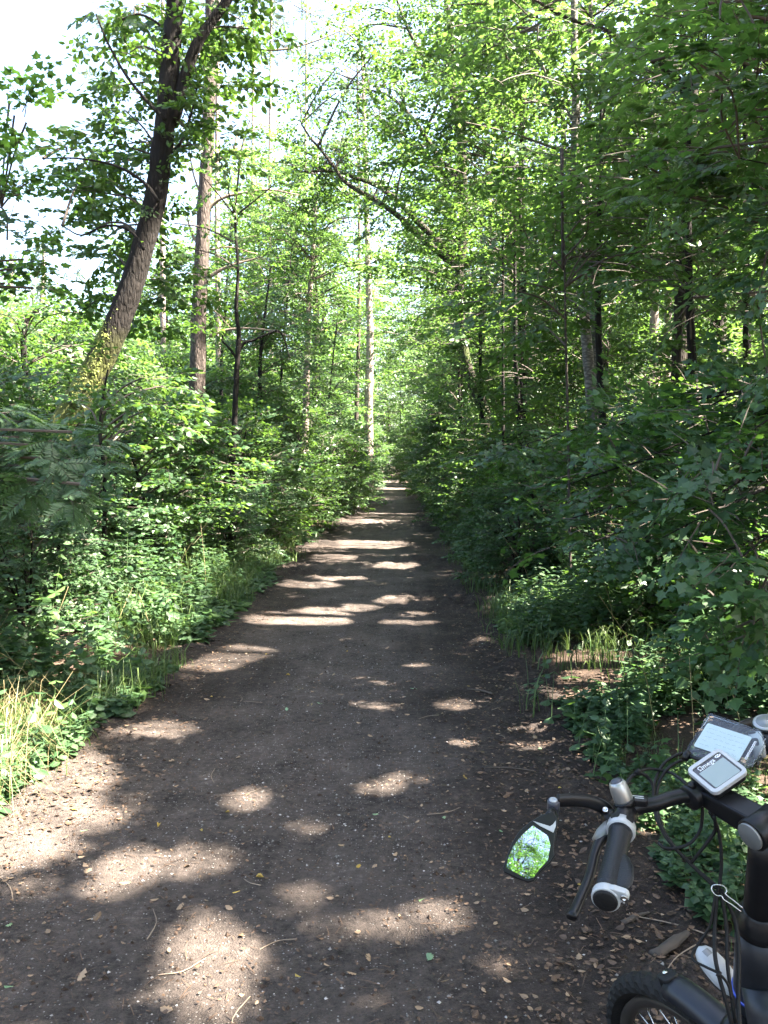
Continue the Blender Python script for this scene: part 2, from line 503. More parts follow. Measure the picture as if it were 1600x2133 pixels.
for zz in np.arange(.6, 12, .8):
    LANES.append((-1.85, 42, zz, .75))
    LANES.append((-2.9, 50, zz, .6))
for px_, py_, yy, lr in [(1560, 60, 6, .35), (1480, 20, 6.4, .35), (1400, 120, 6.6, .35), (1520, 160, 6.2, .3), (1590, 200, 5.6, .3), (1330, 40, 7, .4), (1350, 200, 7, .35), (1460, 260, 6.6, .3), (1580, 420, 6.8, .35), (1500, 560, 7, .35), (1410, 640, 7.4, .4), (1560, 700, 6.6, .3),
                         (1300, 560, 9, .4), (1280, 700, 9, .4), (1350, 780, 8, .35), (1180, 560, 11, .5), (1100, 500, 14, .6), (1040, 420, 16, .7), (1060, 760, 11, .5), (960, 800, 16, .7), (920, 650, 18, .8), (880, 740, 22, .9), (1000, 560, 18, .8), (1230, 930, 7, .3), (1120, 960, 8.5, .35), (1400, 900, 6, .25),
                         (1250, 1080, 6.4, .3), (1060, 1130, 8.2, .3), (1580, 1160, 4.4, .2), (1420, 1180, 4.6, .2), (850, 600, 21, .9), (1150, 350, 12, .5), (1100, 200, 13, .6), (1000, 200, 20, 1.0), (900, 100, 20, 1.0), (1250, 250, 12, .5), (1300, 400, 10.5, .4)]:
    LANES.append((*at(px_, py_, yy), lr))
for lx, ly, lz, lr in LANES:
    t_ = lz / SUN[2]
    if abs(lx - SUN[0] * t_ - path_x(ly - SUN[1] * t_)) < 1.35 + .5 * lr and ly < 15 and ly > 4.8:
        continue                                     # would fall on the path
    _fe.append((lx - SUN[0] * t_, ly - SUN[1] * t_, lr, lr, lz + .3))
FE = np.array(_fe)
def lit(x, y, z=None, noise=True):
    """True where the sun is let through along the ray that meets the ground at (x, y); z: height of the leaf in question."""
    wob = 0.72 + 0.56 * vnoise(x, y, 0.15, 3)
    z = np.full(len(x), 99.0) if z is None else z
    out = np.zeros(len(x), bool)
    for cx_, cy_, a, b, z_ in FE:
        d2 = ((x - cx_) / (a + .02)) ** 2 + ((y - cy_) / (b + .02)) ** 2
        out |= (d2 < wob ** 2 * 1.15) & (z > z_)
    if not noise:
        return out
    n1, n2, n3, n4 = vnoise(x, y, 1.25, 1), vnoise(x, y, 0.5, 2), vnoise(x, y, 3.6, 5), vnoise(x, y, .27, 6)
    dpath = np.abs(x - path_x(y))
    near = (dpath < 1.7) & (y < 9.5) & (y > -3)
    mid = (dpath < 1.7) & (y >= 9.5)
    mix = np.where(near, .20 * n1 + .40 * n2 + .45 * n4, 0)
    mix = np.where(near, mix, np.where(mid, .25 * n1 + .40 * n2 + .40 * n4, 0.45 * n1 + 0.30 * n2 + 0.35 * n3))
    left = (x - path_x(y)) < -1.4
    thr = np.where(near, 0.735, np.where(mid, 0.60 - 0.0016 * np.clip(y - 10, 0, 60), np.where(left, 0.54, 0.47)))
    dark = np.zeros(len(x), bool)
    for cx_, cy_, r_ in SHADE:
        dark |= (x - cx_) ** 2 + (y - cy_) ** 2 < r_ * r_
    return out | ((mix > thr) & ~dark & (z > 3.4))
def carve(P, mode=False):
    """False for leaves that give way to the sun."""
    t = P[:, 2] / SUN[2]
    x, y = P[:, 0] - SUN[0] * t, P[:, 1] - SUN[1] * t
    if mode is True:
        return ~lit(x, y, P[:, 2], False)
    if mode == 'thin':                           # the lower layer: half of what stands in a sunny lane stays and is lit
        return ~(lit(x, y, P[:, 2] + 2.6) & (P[:, 2] > .7) & (rng.random(len(P)) < .5))
    return ~lit(x, y, P[:, 2])

# ------------------------------------------------------------------ plants
SPR = {
    'beech': [make_spray(6, 4, .17, .22, s) for s in range(4)],
    'oak': [make_spray(5, 4, .21, .50, s + 10) for s in range(4)],
    'bush': [make_spray(5, 4, .20, .40, s + 20) for s in range(4)],
    'maple': [make_spray(5, 3, .19, .20, s + 30) for s in range(4)],
    'far': [make_spray(6, 4, .21, .50, s + 40) for s in range(4)],
    'fineoak': [make_spray(6, 5, .17, .50, s + 80) for s in range(4)],
    'pinnate': [make_pinnate(.26, s + 50) for s in range(4)],
    'fine': [make_spray(7, 5, .14, .40, s + 60) for s in range(4)],
}
# needle sprays of pine: long thin blades
SPR['pine'] = []
for s in range(3):
    r_ = np.random.default_rng(70 + s)
    n_ = 90
    d_ = unit(r_.normal(0, 1, (n_, 3)) + np.array([.7, 0, .1]))
    b_ = np.stack([r_.uniform(.0, 1, n_), r_.normal(0, .12, n_), r_.normal(0, .08, n_)], -1)
    SPR['pine'].append(dict(P=b_, D=d_, N=unit(r_.normal(0, 1, (n_, 3))), L=r_.uniform(.2, .34, n_), tw=[(np.array([[0, 0, 0], [.5, 0, 0], [1, 0, 0.]]), .02)]))

def clusters(c, rad, n, lo=-1.0, shell=0.55, gap=0.30):
    """n points spread in an uneven ellipsoid, fuller towards its skin."""
    out = []
    k = 0
    while len(out) < n and k < n * 60:
        k += 1
        v = rng.normal(0, 1, 3)
        v /= np.linalg.norm(v)
        r = rng.uniform(0, 1) ** shell
        v = v * r
        if v[2] < lo:
            continue
        p = c + v * rad
        if all(np.linalg.norm((p - q) / rad) > gap * (1 - k / (n * 60)) for q in out):
            out.append(p)
    return np.array(out)

def skeleton(lines):
    return np.concatenate([smooth_path(p, 4) for p in lines])

def grow(base, lines, cl, n_spray, rc, size, templ, blade, w, do_carve=True, flat=.5, br=0.010, droop=0.1, twig_main=False, outward=0.9, cap=0.09, twigs=True, singles=0):
    """Branches from the skeleton to every cluster, sprays round the clusters. Returns wood Geo, leaf Geo (relative to base)."""
    wood, leaf = Geo(), Geo()
    sk = skeleton(lines)
    pos, dirs = [], []
    for c in cl:
        d = np.linalg.norm(sk - c, axis=1) + 1.1 * np.clip(sk[:, 2] - c[2], -0.3, None)
        s = sk[np.argmin(d)]
        ln = np.linalg.norm(c - s)
        if ln > .15:
            side = np.cross(unit(c - s), [0, 0, 1]) * rng.normal(0, .12) * ln
            mid = s + (c - s) * .5 + np.array([0, 0, .10 * ln]) + side
            pl = smooth_path([s, mid, c], 3)
            if do_carve and (not carve(pl[1:], True).all() or not carve(c[None], {'flecks': True, 'thin': True}.get(do_carve, False))[0]):
                pass
            else:
              tube(wood, pl - base, [min(cap, br * ln + .008), .006 + .002 * ln], 5 if ln > 1.5 else 4, cap=False)
        else:
            pl = np.array([s, c])
        for k in range(n_spray):
            if k % 3 == 0 and ln > .6:
                b = pl[rng.integers(len(pl) // 2, len(pl))] + rng.normal(0, .12, 3) * rc
            else:
                b = c + rng.normal(0, .52, 3) * rc * np.array([1, 1, flat])
            h = (c - s) * np.array([1, 1, .4]) / (ln + .1)
            o = (b - c) / (rc + .01)
            pos.append(b)
            dirs.append(h * outward + o * .9 + rng.normal(0, .35, 3) * np.array([1, 1, .5]) + np.array([0, 0, -droop]))
    pos, dirs = np.array(pos), np.array(dirs)
    sc = size * rng.uniform(.7, 1.25, len(pos))
    nor = np.array([0, 0, 1.0]) + rng.normal(0, .20, (len(pos), 3))
    (P, D, Nn, Ln), B, which = place_sprays(templ, pos, dirs, nor, sc)
    if do_carve:
        k = carve(P + .5 * Ln[:, None] * D, {'flecks': True, 'thin': 'thin'}.get(do_carve, False)) & carve(P + .05 * Ln[:, None] * D, True) & carve(P + .95 * Ln[:, None] * D, True)
        P, D, Nn, Ln = P[k], D[k], Nn[k], Ln[k]
        ks = carve(pos, {'flecks': True, 'thin': 'thin'}.get(do_carve, False))
    else:
        ks = np.ones(len(pos), bool)
    if singles:                                  # the leaves that show largest are objects of their own
        rel = P - CAM
        dep = rel @ FW
        u_, v_ = CX + FOC * (rel @ RT) / dep, CY - FOC * (rel @ UP) / dep
        size_ = np.where((dep > .3) & (u_ > -10) & (u_ < 1610) & (v_ > -10) & (v_ < 2143), Ln / np.maximum(dep, .3), -1)
        big = np.argsort(-size_)[:singles]
        big = big[size_[big] > 0]
        Bf = frames(D[big], Nn[big])
        for q in range(len(big)):
            SINGLES.append((q % 4, Bf[q] * [1, -1, 1], P[big[q]] - base, Ln[big[q]]))
        rest = np.ones(len(P), bool)
        rest[big] = False
        P, D, Nn, Ln = P[rest], D[rest], Nn[rest], Ln[rest]
    blades(leaf, P - base, D, Nn, Ln, blade, w)
    if twigs:
        spray_twigs(wood, templ, pos[ks] - base, B[ks], which[ks], sc[ks], 3, 1.0, twig_main)
    return wood, leaf

TREES = []
SINGLES = []
_single = {}
def single_leaf(leafm, blade, w, k):
    key = (leafm, blade, w, k)
    if key not in _single:
        g = Geo()
        blades(g, np.zeros((1, 3)), np.array([[1.0, 0, 0]]), np.array([[0, 0, 1.0]]), np.array([1.0]), blade, w, .12, np.array([.2 + .2 * k]))
        _single[key] = g.mesh('leaf', M[leafm])
    return _single[key]
def tree(name, label, trunk, rad, bark, limbs=(), cl=None, n_spray=6, rc=.8, size=.8, kind='oak', leafm='oak_leaf', blade='rhomb', w=.30, group=None, cat='tree',
         do_carve=True, sides=12, rough=.05, limb_bark=None, dead=(), flat=.5, br=.010, droop=.1, cap=.09, twig_main=True, crown_name='crown', moss=None, twigs=True, singles=0):
    trunk = np.asarray(trunk, float)
    base = np.array([trunk[0][0], trunk[0][1], 0.0])
    t = thing(name, label, cat, base, group=group)
    g = Geo()
    tp = smooth_path(trunk, 5)
    rr = np.interp(np.linspace(0, 1, len(tp)), np.linspace(0, 1, len(rad)), rad)
    tube(g, tp - base, rr, sides, rough, phase=rng.uniform(0, 6))
    put('trunk', g.mesh('trunk', M[bark], True), t)
    lines = [trunk]
    for pts, r0, r1 in limbs:
        pts = np.asarray(pts, float)
        g = Geo()
        tube(g, smooth_path(pts, 5) - base, [r0, (r0 + r1) / 2, r1], 8, .05)
        put('limb', g.mesh('limb', M[limb_bark or bark], True), t)
        lines.append(pts)
    for pts, r0, r1 in dead:
        g = Geo()
        q = smooth_path(pts, 5)
        tube(g, q - base, [r0, r1], 6, .06)
        for k in range(3, len(q) - 1, 3):                    # bare side twigs
            d = unit(q[k + 1] - q[k]) + rng.normal(0, .6, 3)
            ln = rng.uniform(.15, .45)
            tube(g, np.array([q[k], q[k] + unit(d) * ln * .6, q[k] + unit(d) * ln + np.array([0, 0, -.04])]) - base, [r1 * .9, r1 * .3], 4)
        put('dead_branch', g.mesh('dead_branch', M['dead_twig' if bark == 'pine_bark' else limb_bark or bark], True), t)
    if cl is not None and len(cl):
        top = [l[len(l) // 3:] if i == 0 and len(l) > 4 else l for i, l in enumerate(lines)]
        wood, leaf = grow(base, top, cl, n_spray, rc, size, SPR[kind], blade, w, do_carve, flat, br, droop, twig_main, cap=cap, twigs=twigs, singles=singles)
        put('branches', wood.mesh('branches', M['twig']), t, kind='stuff')
        put(crown_name, leaf.mesh(crown_name, M[leafm]), t, kind='stuff')
        for kk, B_, P_, L_ in SINGLES:
            o = put('leaf', single_leaf(leafm, blade, w, kk), t)
            o.matrix_local = Matrix([[B_[0][0] * L_, B_[0][1] * L_, B_[0][2] * L_, P_[0]], [B_[1][0] * L_, B_[1][1] * L_, B_[1][2] * L_, P_[1]], [B_[2][0] * L_, B_[2][1] * L_, B_[2][2] * L_, P_[2]], [0, 0, 0, 1]])
        SINGLES.clear()
    TREES.append(t)
    return t

def px_line(pts, Y):
    return np.array([at(p[0], p[1], Y if len(p) < 3 else p[2]) for p in pts])
def rooted(line):
    """Starts the trunk a little below the ground under its first point."""
    line = np.asarray(line, float)
    d = line[0] - line[1]
    if line[0][2] > 0:
        k = line[0] + d / max(-d[2], .05) * (line[0][2] + .15)
        k[:2] = line[0][:2] + np.clip(k[:2] - line[0][:2], -.5, .5)
        line = np.vstack([k, line])
    return line
def pw(px, Y):                                   # a width in photograph pixels at distance Y -> radius
    return px * Y / FOC / 2

# ================================================================== trees of the left side
Y = 9.0
tr = px_line([(38, 1180), (60, 1110), (80, 1010), (118, 910), (165, 830), (203, 765), (238, 690), (272, 600), (302, 500), (326, 400), (339, 300), (350, 200), (357, 100), (366, 0), (374, -150), (380, -330), (372, -560)], Y)
fork = px_line([(345, 262), (366, 235), (388, 150), (416, 82), (470, 5), (520, -70), (580, -190), (620, -340)], Y)
l3 = px_line([(330, 420), (300, 380), (240, 345), (160, 330), (90, 330)], Y - .6)
l4 = px_line([(345, 250), (310, 215), (265, 160), (225, 90), (200, 30)], Y - .3)
l5 = px_line([(300, 520), (270, 480), (220, 470), (170, 490), (130, 470)], Y - .5)
l6 = px_line([(360, 90), (330, 50), (290, 30), (255, 40)], Y + .4)
l7 = px_line([(338, 330), (375, 300), (400, 230), (412, 170)], Y + .5)
cl = np.vstack([px_line([(px_, py_), ], Y + rng.uniform(.15, 1.3)) for px_, py_ in [
    (140, 320), (180, 345), (220, 345), (160, 385), (205, 400), (255, 375), (290, 410), (225, 300), (265, 300), (300, 290), (260, 230), (300, 220), (245, 180),
    (270, 110), (255, 50), (300, 60), (300, 20), (330, 150), (325, 20), (190, 470), (215, 500), (240, 530), (250, 470), (280, 460),
    (400, 120), (420, 180), (400, 240), (430, 130), (395, 60), (440, 60), (500, 40), (520, 60), (480, 20), (540, 20), (410, 200), (385, 190), (330, 590), (290, 610), (350, 610), (320, 650), (360, 560),
    (395, 260), (410, 300), (350, 650), (300, 560), (210, 620)]] +
    [clusters(np.array([tr[-1][0] + .7, tr[-1][1], 11.0]), np.array([2.9, 2.8, 2.4]), 30)])
oak = tree('leaning_oak_tree', 'dark leaning oak with a forked trunk and a sunlit yellow-green moss patch', rooted(tr), [.22, .20, .17, .148, .148, .138, .12, .115, .11, .10, .09, .065, .04], 'mossy_bark',
           [(fork, pw(30, Y), .03), (l3, .021, .006), (l4, .022, .008), (l5, .018, .006), (l6, .02, .008), (l7, .022, .01)], cl, 6, .42, .42, 'oak', 'oak_leaf', 'ovate', .31, do_carve='flecks', sides=18)
# leaves that sprout along the trunk, and its moss
wood, leaf = grow(oak.location, [tr[6:14]], np.vstack([tr[i] + rng.normal(0, .10, 3) + np.array([rng.choice([-1, 1]) * .16, -.12, 0]) for i in (8, 8, 9, 9, 9, 10, 10, 10, 11, 11, 12, 12, 10, 11)]), 3, .12, .30, SPR['oak'], 'ovate', .3, False)
put('trunk_shoots', leaf.mesh('trunk_shoots', M['oak_leaf']), oak, label='leafy shoots sprouting from the trunk')
g = Geo()                                                # cushions of moss that cling to the bark
mp_ = []
for a_c, i0, i1, n_ in ((4.35, 4, 6.0, 5000), (4.6, .6, 2.4, 1500)):
    t_ = rng.normal((i0 + i1) / 2, (i1 - i0) / 4.2, n_).clip(0, 11)
    aa = a_c + rng.normal(0, .48, n_) - .35 * (t_ - (i0 + i1) / 2) / (i1 - i0)
    k_ = vnoise(aa * 6, t_ * 3, 1.0, 15) + rng.normal(0, .10, n_) > .40
    for t1, a1 in zip(t_[k_], aa[k_]):
        i_ = min(int(t1), len(tr) - 2)
        p_ = tr[i_] + (tr[i_ + 1] - tr[i_]) * (t1 - i_)
        d_ = unit(tr[i_ + 1] - tr[i_])
        u_ = unit(np.array([1, 0, 0]) - d_ * d_[0])
        v_ = np.cross(d_, u_)
        o_ = math.cos(a1) * u_ + math.sin(a1) * v_
        mp_.append((p_ + o_ * np.interp(t1 / (len(tr) - 1), np.linspace(0, 1, 12), [.20, .17, .148, .148, .138, .12, .115, .11, .10, .09, .065, .04]) * .99, o_, d_))
Pm, Om, Dm = (np.array(q) for q in zip(*mp_))
blades(g, Pm - np.array(oak.location) + Om * .004, -Dm + rng.normal(0, .35, Pm.shape) + Om * .12, Om + rng.normal(0, .18, Pm.shape), rng.uniform(.009, .020, len(Pm)), 'rhomb', .55, -.2)
put('moss_patch', g.mesh('moss_patch', M['moss'], True), oak, label='sunlit yellow-green moss on the bark')

Y = 15.0
pine = px_line([(402, 1120), (406, 960), (410, 850), (413, 700), (419, 560), (425, 430), (431, 330), (436, 200), (438, 100), (440, 0), (443, -200), (448, -500), (452, -800)], Y)
dead = [(px_line(p, Y), pw(w0, Y), .008) for p, w0 in [
    ([(430, 442), (448, 422), (475, 408), (520, 400), (560, 395), (600, 402), (625, 406)], 9), ([(437, 577), (460, 562), (490, 550), (520, 542), (547, 534)], 9),
    ([(446, 336), (470, 326), (487, 312), (496, 278), (520, 272), (552, 266)], 8), ([(440, 122), (470, 110), (520, 104), (590, 103), (650, 88), (720, 60)], 8),
    ([(436, 700), (470, 688), (510, 684), (560, 688), (610, 702)], 7), ([(418, 515), (400, 490), (392, 460), (391, 450)], 6), ([(412, 640), (403, 652), (398, 690)], 6),
    ([(424, 420), (405, 370), (395, 320), (388, 270)], 5), ([(437, 520), (480, 515), (530, 528)], 4), ([(437, 640), (455, 655), (470, 672)], 4)]]
cl = np.vstack([clusters(at(560, -40, Y) + np.array([0, 0, .5]), np.array([2.2, 1.8, 1.2]), 14), clusters(at(450, -600, Y), np.array([2.8, 2.8, 3.0]), 30)])
tree('pine_tree', 'straight pine with red-brown bark and bare dead branches behind the leaning oak', rooted(pine), [pw(38, Y), pw(35, Y), pw(33, Y), pw(28, Y), pw(26, Y), pw(24, Y), pw(20, Y), pw(12, Y)], 'pine_bark', (), cl, 5, .6, .55, 'pine', 'pine_needle', 'rhomb', .035, dead=dead, sides=16)

Y = 12.0
sm = px_line([(484, 1010), (486, 940), (489, 870), (492, 800), (496, 730), (497, 690), (492, 640), (496, 560), (490, 450), (500, 330)], Y)
cl = clusters(at(500, 420, Y), np.array([1.0, 1.2, 1.3]), 14)
tree('forked_young_tree', 'thin dark young tree with a crooked forked stem beside the pine', rooted(sm), [pw(13, Y), pw(12, Y), pw(11, Y), pw(7, Y), pw(3, Y)], 'dark_bark',
     [(px_line([(496, 735), (508, 715), (530, 708), (560, 695), (582, 690), (595, 715), (603, 745)], Y), pw(7, Y), .008), (px_line([(494, 748), (478, 726), (458, 706), (440, 688)], Y), pw(6, Y), .008)],
     cl, 4, .5, .45, 'bush', 'light_leaf', 'rhomb', .3)
Y = 8.0
tree('young_tree', 'thin dark sapling stem rising from the herbs beside the leaning oak', rooted(px_line([(217, 1120), (218, 1060), (217, 980), (208, 900), (214, 830), (225, 770)], Y)), [pw(11, Y), pw(8, Y), pw(4, Y)], 'dark_bark', (),
     clusters(at(230, 860, Y), np.array([.7, .7, .6]), 12), 4, .4, .40, 'bush', 'beech_leaf', 'ovate', .3)
for (b_, pts, w_, Yp, lab) in [
        ('pale_bark', [(769, 985), (768, 900), (769, 800), (771, 700), (768, 600), (764, 450), (760, 300), (755, 100)], 21, 42., 'tall pine with pale pinkish bark standing at the edge of the path'),
        ('pine_bark', [(741, 985), (742, 900), (744, 800), (747, 700), (748, 500), (746, 300), (744, 100)], 11, 50., 'thinner greyish pine just behind the pale pine at the path edge')]:
    ln = px_line(pts, Yp)
    tree('pine_tree', lab, rooted(ln), [pw(w_, Yp), pw(w_ * .85, Yp), pw(w_ * .6, Yp), pw(w_ * .3, Yp)], b_, (), clusters(ln[-1] + np.array([0, 0, -3]), np.array([3.0, 3.0, 4.5]), 26), 4, .9, .9, 'pine', 'pine_needle', 'rhomb', .05,
         dead=[(np.array([ln[3], ln[3] + [.8, 0, .2], ln[3] + [1.5, .2, .1]]), .04, .01)], twigs=False)
pale = [(340, 560, 12, 26), (566, 700, 9, 40), (92, 700, 13, 24), (456, 700, 13, 30), (25, 620, 12, 34), (640, 640, 8, 55), (530, 520, 8, 48)]
for i, (px_, py_, w_, Yp) in enumerate(pale):
    ln = px_line([(px_ + 2, 960), (px_, 820), (px_ - 1, py_), (px_ - 4, 400 if px_ > 300 else 640), (px_ - 2, 150 if px_ > 300 else 590), (px_, -100 if px_ > 300 else 520)], Yp)
    tree('pine_tree', ['slender pale pine trunk lit by the sun between leaning oak and red-brown pine', 'slim pale trunk deep in the wood, close to the path edge', 'pale sunlit trunk standing behind the leaning oak',
                       'pale trunk showing just beside the red-brown pine', 'pale trunk at the far edge of the wood beyond the leaning oak', 'distant slim trunk beside the pale pines at the path edge', 'distant slim trunk between red-brown pine and path'][i],
         rooted(ln), [pw(w_, Yp), pw(w_ * .9, Yp), pw(w_ * .5, Yp)], 'pale_bark', (), clusters(ln[-1] + np.array([0, 0, -2.5]), np.array([2.4, 2.4, 3.2]), 14), 3, .9, 1.0, 'pine', 'pine_needle', 'rhomb', .05, sides=8, twigs=False)

# the near branch that reaches into the picture at its left edge
Y = 5.2
b0 = np.array([-4.6, 4.6, -.1])
tree('sycamore_tree', 'sycamore whose dark lobed leaves hang against the white sky', [b0, b0 + [.05, 0, 1.5], b0 + [0, .1, 3.2], b0 + [-.5, .1, 4.6], b0 + [-1.0, -.2, 5.6]], [.13, .11, .08, .05, .02], 'dark_bark',
     [([b0 + [0, .1, 2.7], b0 + [.7, .4, 3.1], b0 + [1.4, .6, 3.3], b0 + [2.0, .7, 3.35]], .018, .004), ([b0 + [0, .1, 3.3], b0 + [.8, .5, 3.9], b0 + [1.5, .6, 4.1]], .018, .004), ([b0 + [0, .1, 2.3], b0 + [.7, .5, 2.5], b0 + [1.3, .6, 2.6]], .016, .004)],
     np.vstack([px_line([(p_[0], p_[1])], Y) for p_ in [(41, 405), (60, 380), (30, 240), (55, 255), (20, 210), (20, 320), (25, 360), (50, 540), (30, 560), (70, 600), (10, 400), (15, 450), (-20, 300), (-30, 420), (15, 500), (-30, 520), (-60, 360), (10, 590), (-80, 250), (-60, 620)]] +
               [clusters(b0 + [-1.2, -.6, 4.6], np.array([1.2, 1.2, 1.2]), 8)]), 3, .18, .27, 'maple', 'maple_leaf', 'maple', .32, do_carve=False, singles=300, br=.002, cap=.006)

# ================================================================== trees of the right side
Y = 11.0
tr = px_line([(1405, 1050), (1410, 900), (1415, 760), (1421, 620), (1427, 500), (1435, 350), (1440, 250), (1443, 185)], Y)
tr2 = np.vstack([tr, px_line([(1462, 100), (1470, -20), (1480, -180), (1485, -380)], Y)])
limbs = [(px_line([(1440, 215), (1418, 172), (1395, 150), (1340, 108), (1295, 85), (1250, 58), (1188, 40), (1140, 15), (1105, -8)], Y), pw(17, Y), .015),
         (px_line([(1444, 235), (1470, 205), (1520, 168), (1570, 152), (1640, 145)], Y), pw(14, Y), .02), (px_line([(1450, 150), (1420, 60), (1390, -60), (1360, -200)], Y), pw(12, Y), .02)]
cl = np.vstack([clusters(np.array([4.2, 11.5, 8.0]), np.array([3.6, 3.0, 3.4]), 70), clusters(np.array([4.6, 11.6, 4.8]), np.array([2.0, 1.8, 1.4]), 16), px_line([(1180, 60), (1120, 20), (1240, 90), (1300, 60), (1340, 140), (1270, 20), (1500, 120), (1560, 200), (1560, 80)], Y)])
tree('mossy_oak_tree', 'dark oak on the bicycle\'s side with a forked crown and a long mossy limb', rooted(tr2), [pw(36, Y), pw(32, Y), pw(30, Y), pw(28, Y), pw(22, Y), pw(12, Y), .03], 'oak_bark', limbs, cl, 8, .85, .62, 'fineoak', 'light_leaf', 'rhomb', .34, do_carve='thin', sides=16)

Y = 13.0
b1 = px_line([(1240, 1010), (1236, 900), (1230, 800), (1221, 700), (1214, 600), (1210, 500), (1205, 400), (1199, 300), (1200, 200), (1197, 100), (1195, -50), (1190, -250), (1192, -450)], Y)
tree('birch_tree', 'pale birch with dark marks, nearer and darker stem of the pair', rooted(b1), [pw(24, Y), pw(23, Y), pw(22, Y), pw(20, Y), pw(17, Y), pw(14, Y), .04], 'birch_bark',
     [(px_line([(1200, 260), (1160, 200), (1125, 120), (1120, 40)], Y), .03, .01)], clusters(np.array([2.4, 13.4, 8.6]), np.array([2.4, 2.2, 3.4]), 52), 7, .75, .55, 'fine', 'light_leaf', 'rhomb', .36, group='pair of birches', do_carve='thin')
Y = 14.5
b2 = px_line([(1252, 1000), (1248, 860), (1241, 740), (1235, 620), (1229, 500), (1225, 400), (1227, 250), (1231, 80), (1230, -100), (1235, -350)], Y)
tree('birch_tree', 'slimmer pale birch stem standing just behind the first birch', rooted(b2), [pw(20, Y), pw(18, Y), pw(16, Y), pw(13, Y), pw(10, Y), .03], 'birch_bark',
     [], clusters(np.array([3.9, 14.6, 9.6]), np.array([2.4, 2.2, 3.0]), 36), 7, .75, .55, 'fine', 'light_leaf', 'rhomb', .36, group='pair of birches', do_carve='thin')

Y = 21.0
tr = px_line([(1018, 1010), (1014, 900), (1006, 850), (986, 800), (970, 750), (957, 650), (958, 560), (966, 470), (962, 300), (942, 180), (934, 40), (930, -120), (925, -300)], Y)
limbs = [(px_line([(966, 560), (930, 520), (895, 485), (870, 462), (840, 430), (810, 403), (770, 380), (738, 370), (700, 357), (650, 357), (590, 360)], Y), pw(17, Y), .02),
         (px_line([(960, 560), (900, 515), (855, 475), (830, 450), (795, 425), (760, 405), (735, 390), (715, 375), (690, 340), (668, 312), (645, 285), (628, 258)], Y - 1), pw(14, Y), .02),
         (px_line([(964, 390), (940, 355), (915, 331), (890, 290), (864, 252), (830, 215), (800, 195), (770, 188)], Y), pw(14, Y), .02),
         (px_line([(960, 400), (905, 345), (870, 310), (845, 285), (820, 262), (790, 250)], Y + 1), pw(10, Y), .02),
         (px_line([(950, 230), (985, 120), (1010, 40), (1030, -60)], Y), pw(11, Y), .03), (px_line([(940, 170), (890, 130), (850, 60), (820, -20)], Y), pw(10, Y), .03)]
cl = np.vstack([px_line([(p_[0], p_[1])], Y + rng.uniform(-1.2, 1.2)) for p_ in [
    (590, 350), (620, 360), (640, 330), (650, 280), (630, 250), (680, 300), (690, 360), (660, 380), (720, 330), (740, 400), (700, 410), (780, 350), (800, 300), (830, 240), (780, 180), (800, 150), (850, 180), (760, 230), (740, 170),
    (860, 330), (880, 260), (900, 200), (820, 420), (850, 380), (890, 420), (720, 260), (760, 300), (640, 400), (900, 110), (860, 60), (820, 30), (760, 60), (720, 110), (690, 150), (660, 190), (940, 300), (980, 250), (920, 380),
    (880, 20), (930, 90), (960, 160), (700, 30), (780, 100), (650, 140), (800, 80), (730, 280), (760, 370), (800, 370), (830, 320), (870, 440), (760, 430), (820, 460), (660, 330), (700, 335), (900, 470), (930, 480), (970, 640), (1000, 700), (940, 600), (1020, 620), (1000, 800), (960, 740)]] + [clusters(np.array([1.4, 21, 10.5]), np.array([4.2, 4.0, 4.6]), 80), clusters(np.array([3.4, 20.5, 7.5]), np.array([2.6, 2.4, 2.6]), 30)])
tree('arching_oak_tree', 'oak whose long dark limbs arch out over the path', rooted(tr), [pw(26, Y), pw(24, Y), pw(22, Y), pw(20, Y), pw(16, Y), .10, .05], 'oak_bark', limbs, cl, 7, .80, .64, 'fineoak', 'oak_leaf', 'rhomb', .34, do_carve='thin')

def simple(px_, w_, Y, lab, top=200, bark='dark_bark', lean=0, bot=1000, crown=None, n=30, kind='oak', lm='oak_leaf', ns=6, rc=.9, size=.75, name='slender_tree', **kw):
    ln = px_line([(px_, bot), (px_ - lean * .25, 860), (px_ - lean * .5, 720), (px_ - lean * .8, 500), (px_ - lean, top), (px_ - lean * 1.1, top - 250)], Y)
    c = ln[-1] + np.array([0, 0, -1.0]) if crown is None else crown[0]
    rd = np.array([2.6, 2.6, 3.0]) if crown is None else crown[1]
    return tree(name, lab, rooted(ln), [pw(w_, Y), pw(w_ * .95, Y), pw(w_ * .8, Y), pw(w_ * .5, Y), .02], bark, (), clusters(c, rd, n), ns, rc, size, kind, lm, 'rhomb', .32, **kw)
simple(1093, 15, 18., 'dark upright trunk between the arching oak and the birches', lean=4, n=60, crown=(np.array([2.5, 17.6, 8.0]), np.array([2.5, 2.0, 4.4])), kind='beech', lm='beech_leaf', ns=10, do_carve='thin')
simple(961, 11, 27., 'thin dark trunk close to the path, beyond the arching oak', lean=6, n=24)
simple(1048, 7, 16., 'very thin dark stem in the shade before the birches', top=560, n=14, crown=(at(1045, 560, 16.), np.array([1.4, 1.4, 1.6])), kind='beech', lm='beech_leaf')
simple(1186, 6, 9., 'thin pale sapling stem in front of the birches', top=560, bark='pine_bark', lean=14, bot=1060, n=16, crown=(at(1180, 560, 9.), np.array([1.0, 1.0, .9])), kind='beech', lm='beech_leaf', rc=.5, size=.5)
simple(1388, 20, 21., 'pale trunk seen through leaves beside the mossy oak', bark='pale_bark', lean=-6, n=30, lm='light_leaf')
simple(1365, 24, 24., 'broad pale trunk deep in the wood behind the mossy oak', bark='pale_bark', lean=4, n=30, lm='light_leaf')
simple(1560, 22, 14., 'dark trunk mostly hidden by leaves beside the bicycle\'s edge of the view', lean=8, n=30, kind='beech', lm='beech_leaf')

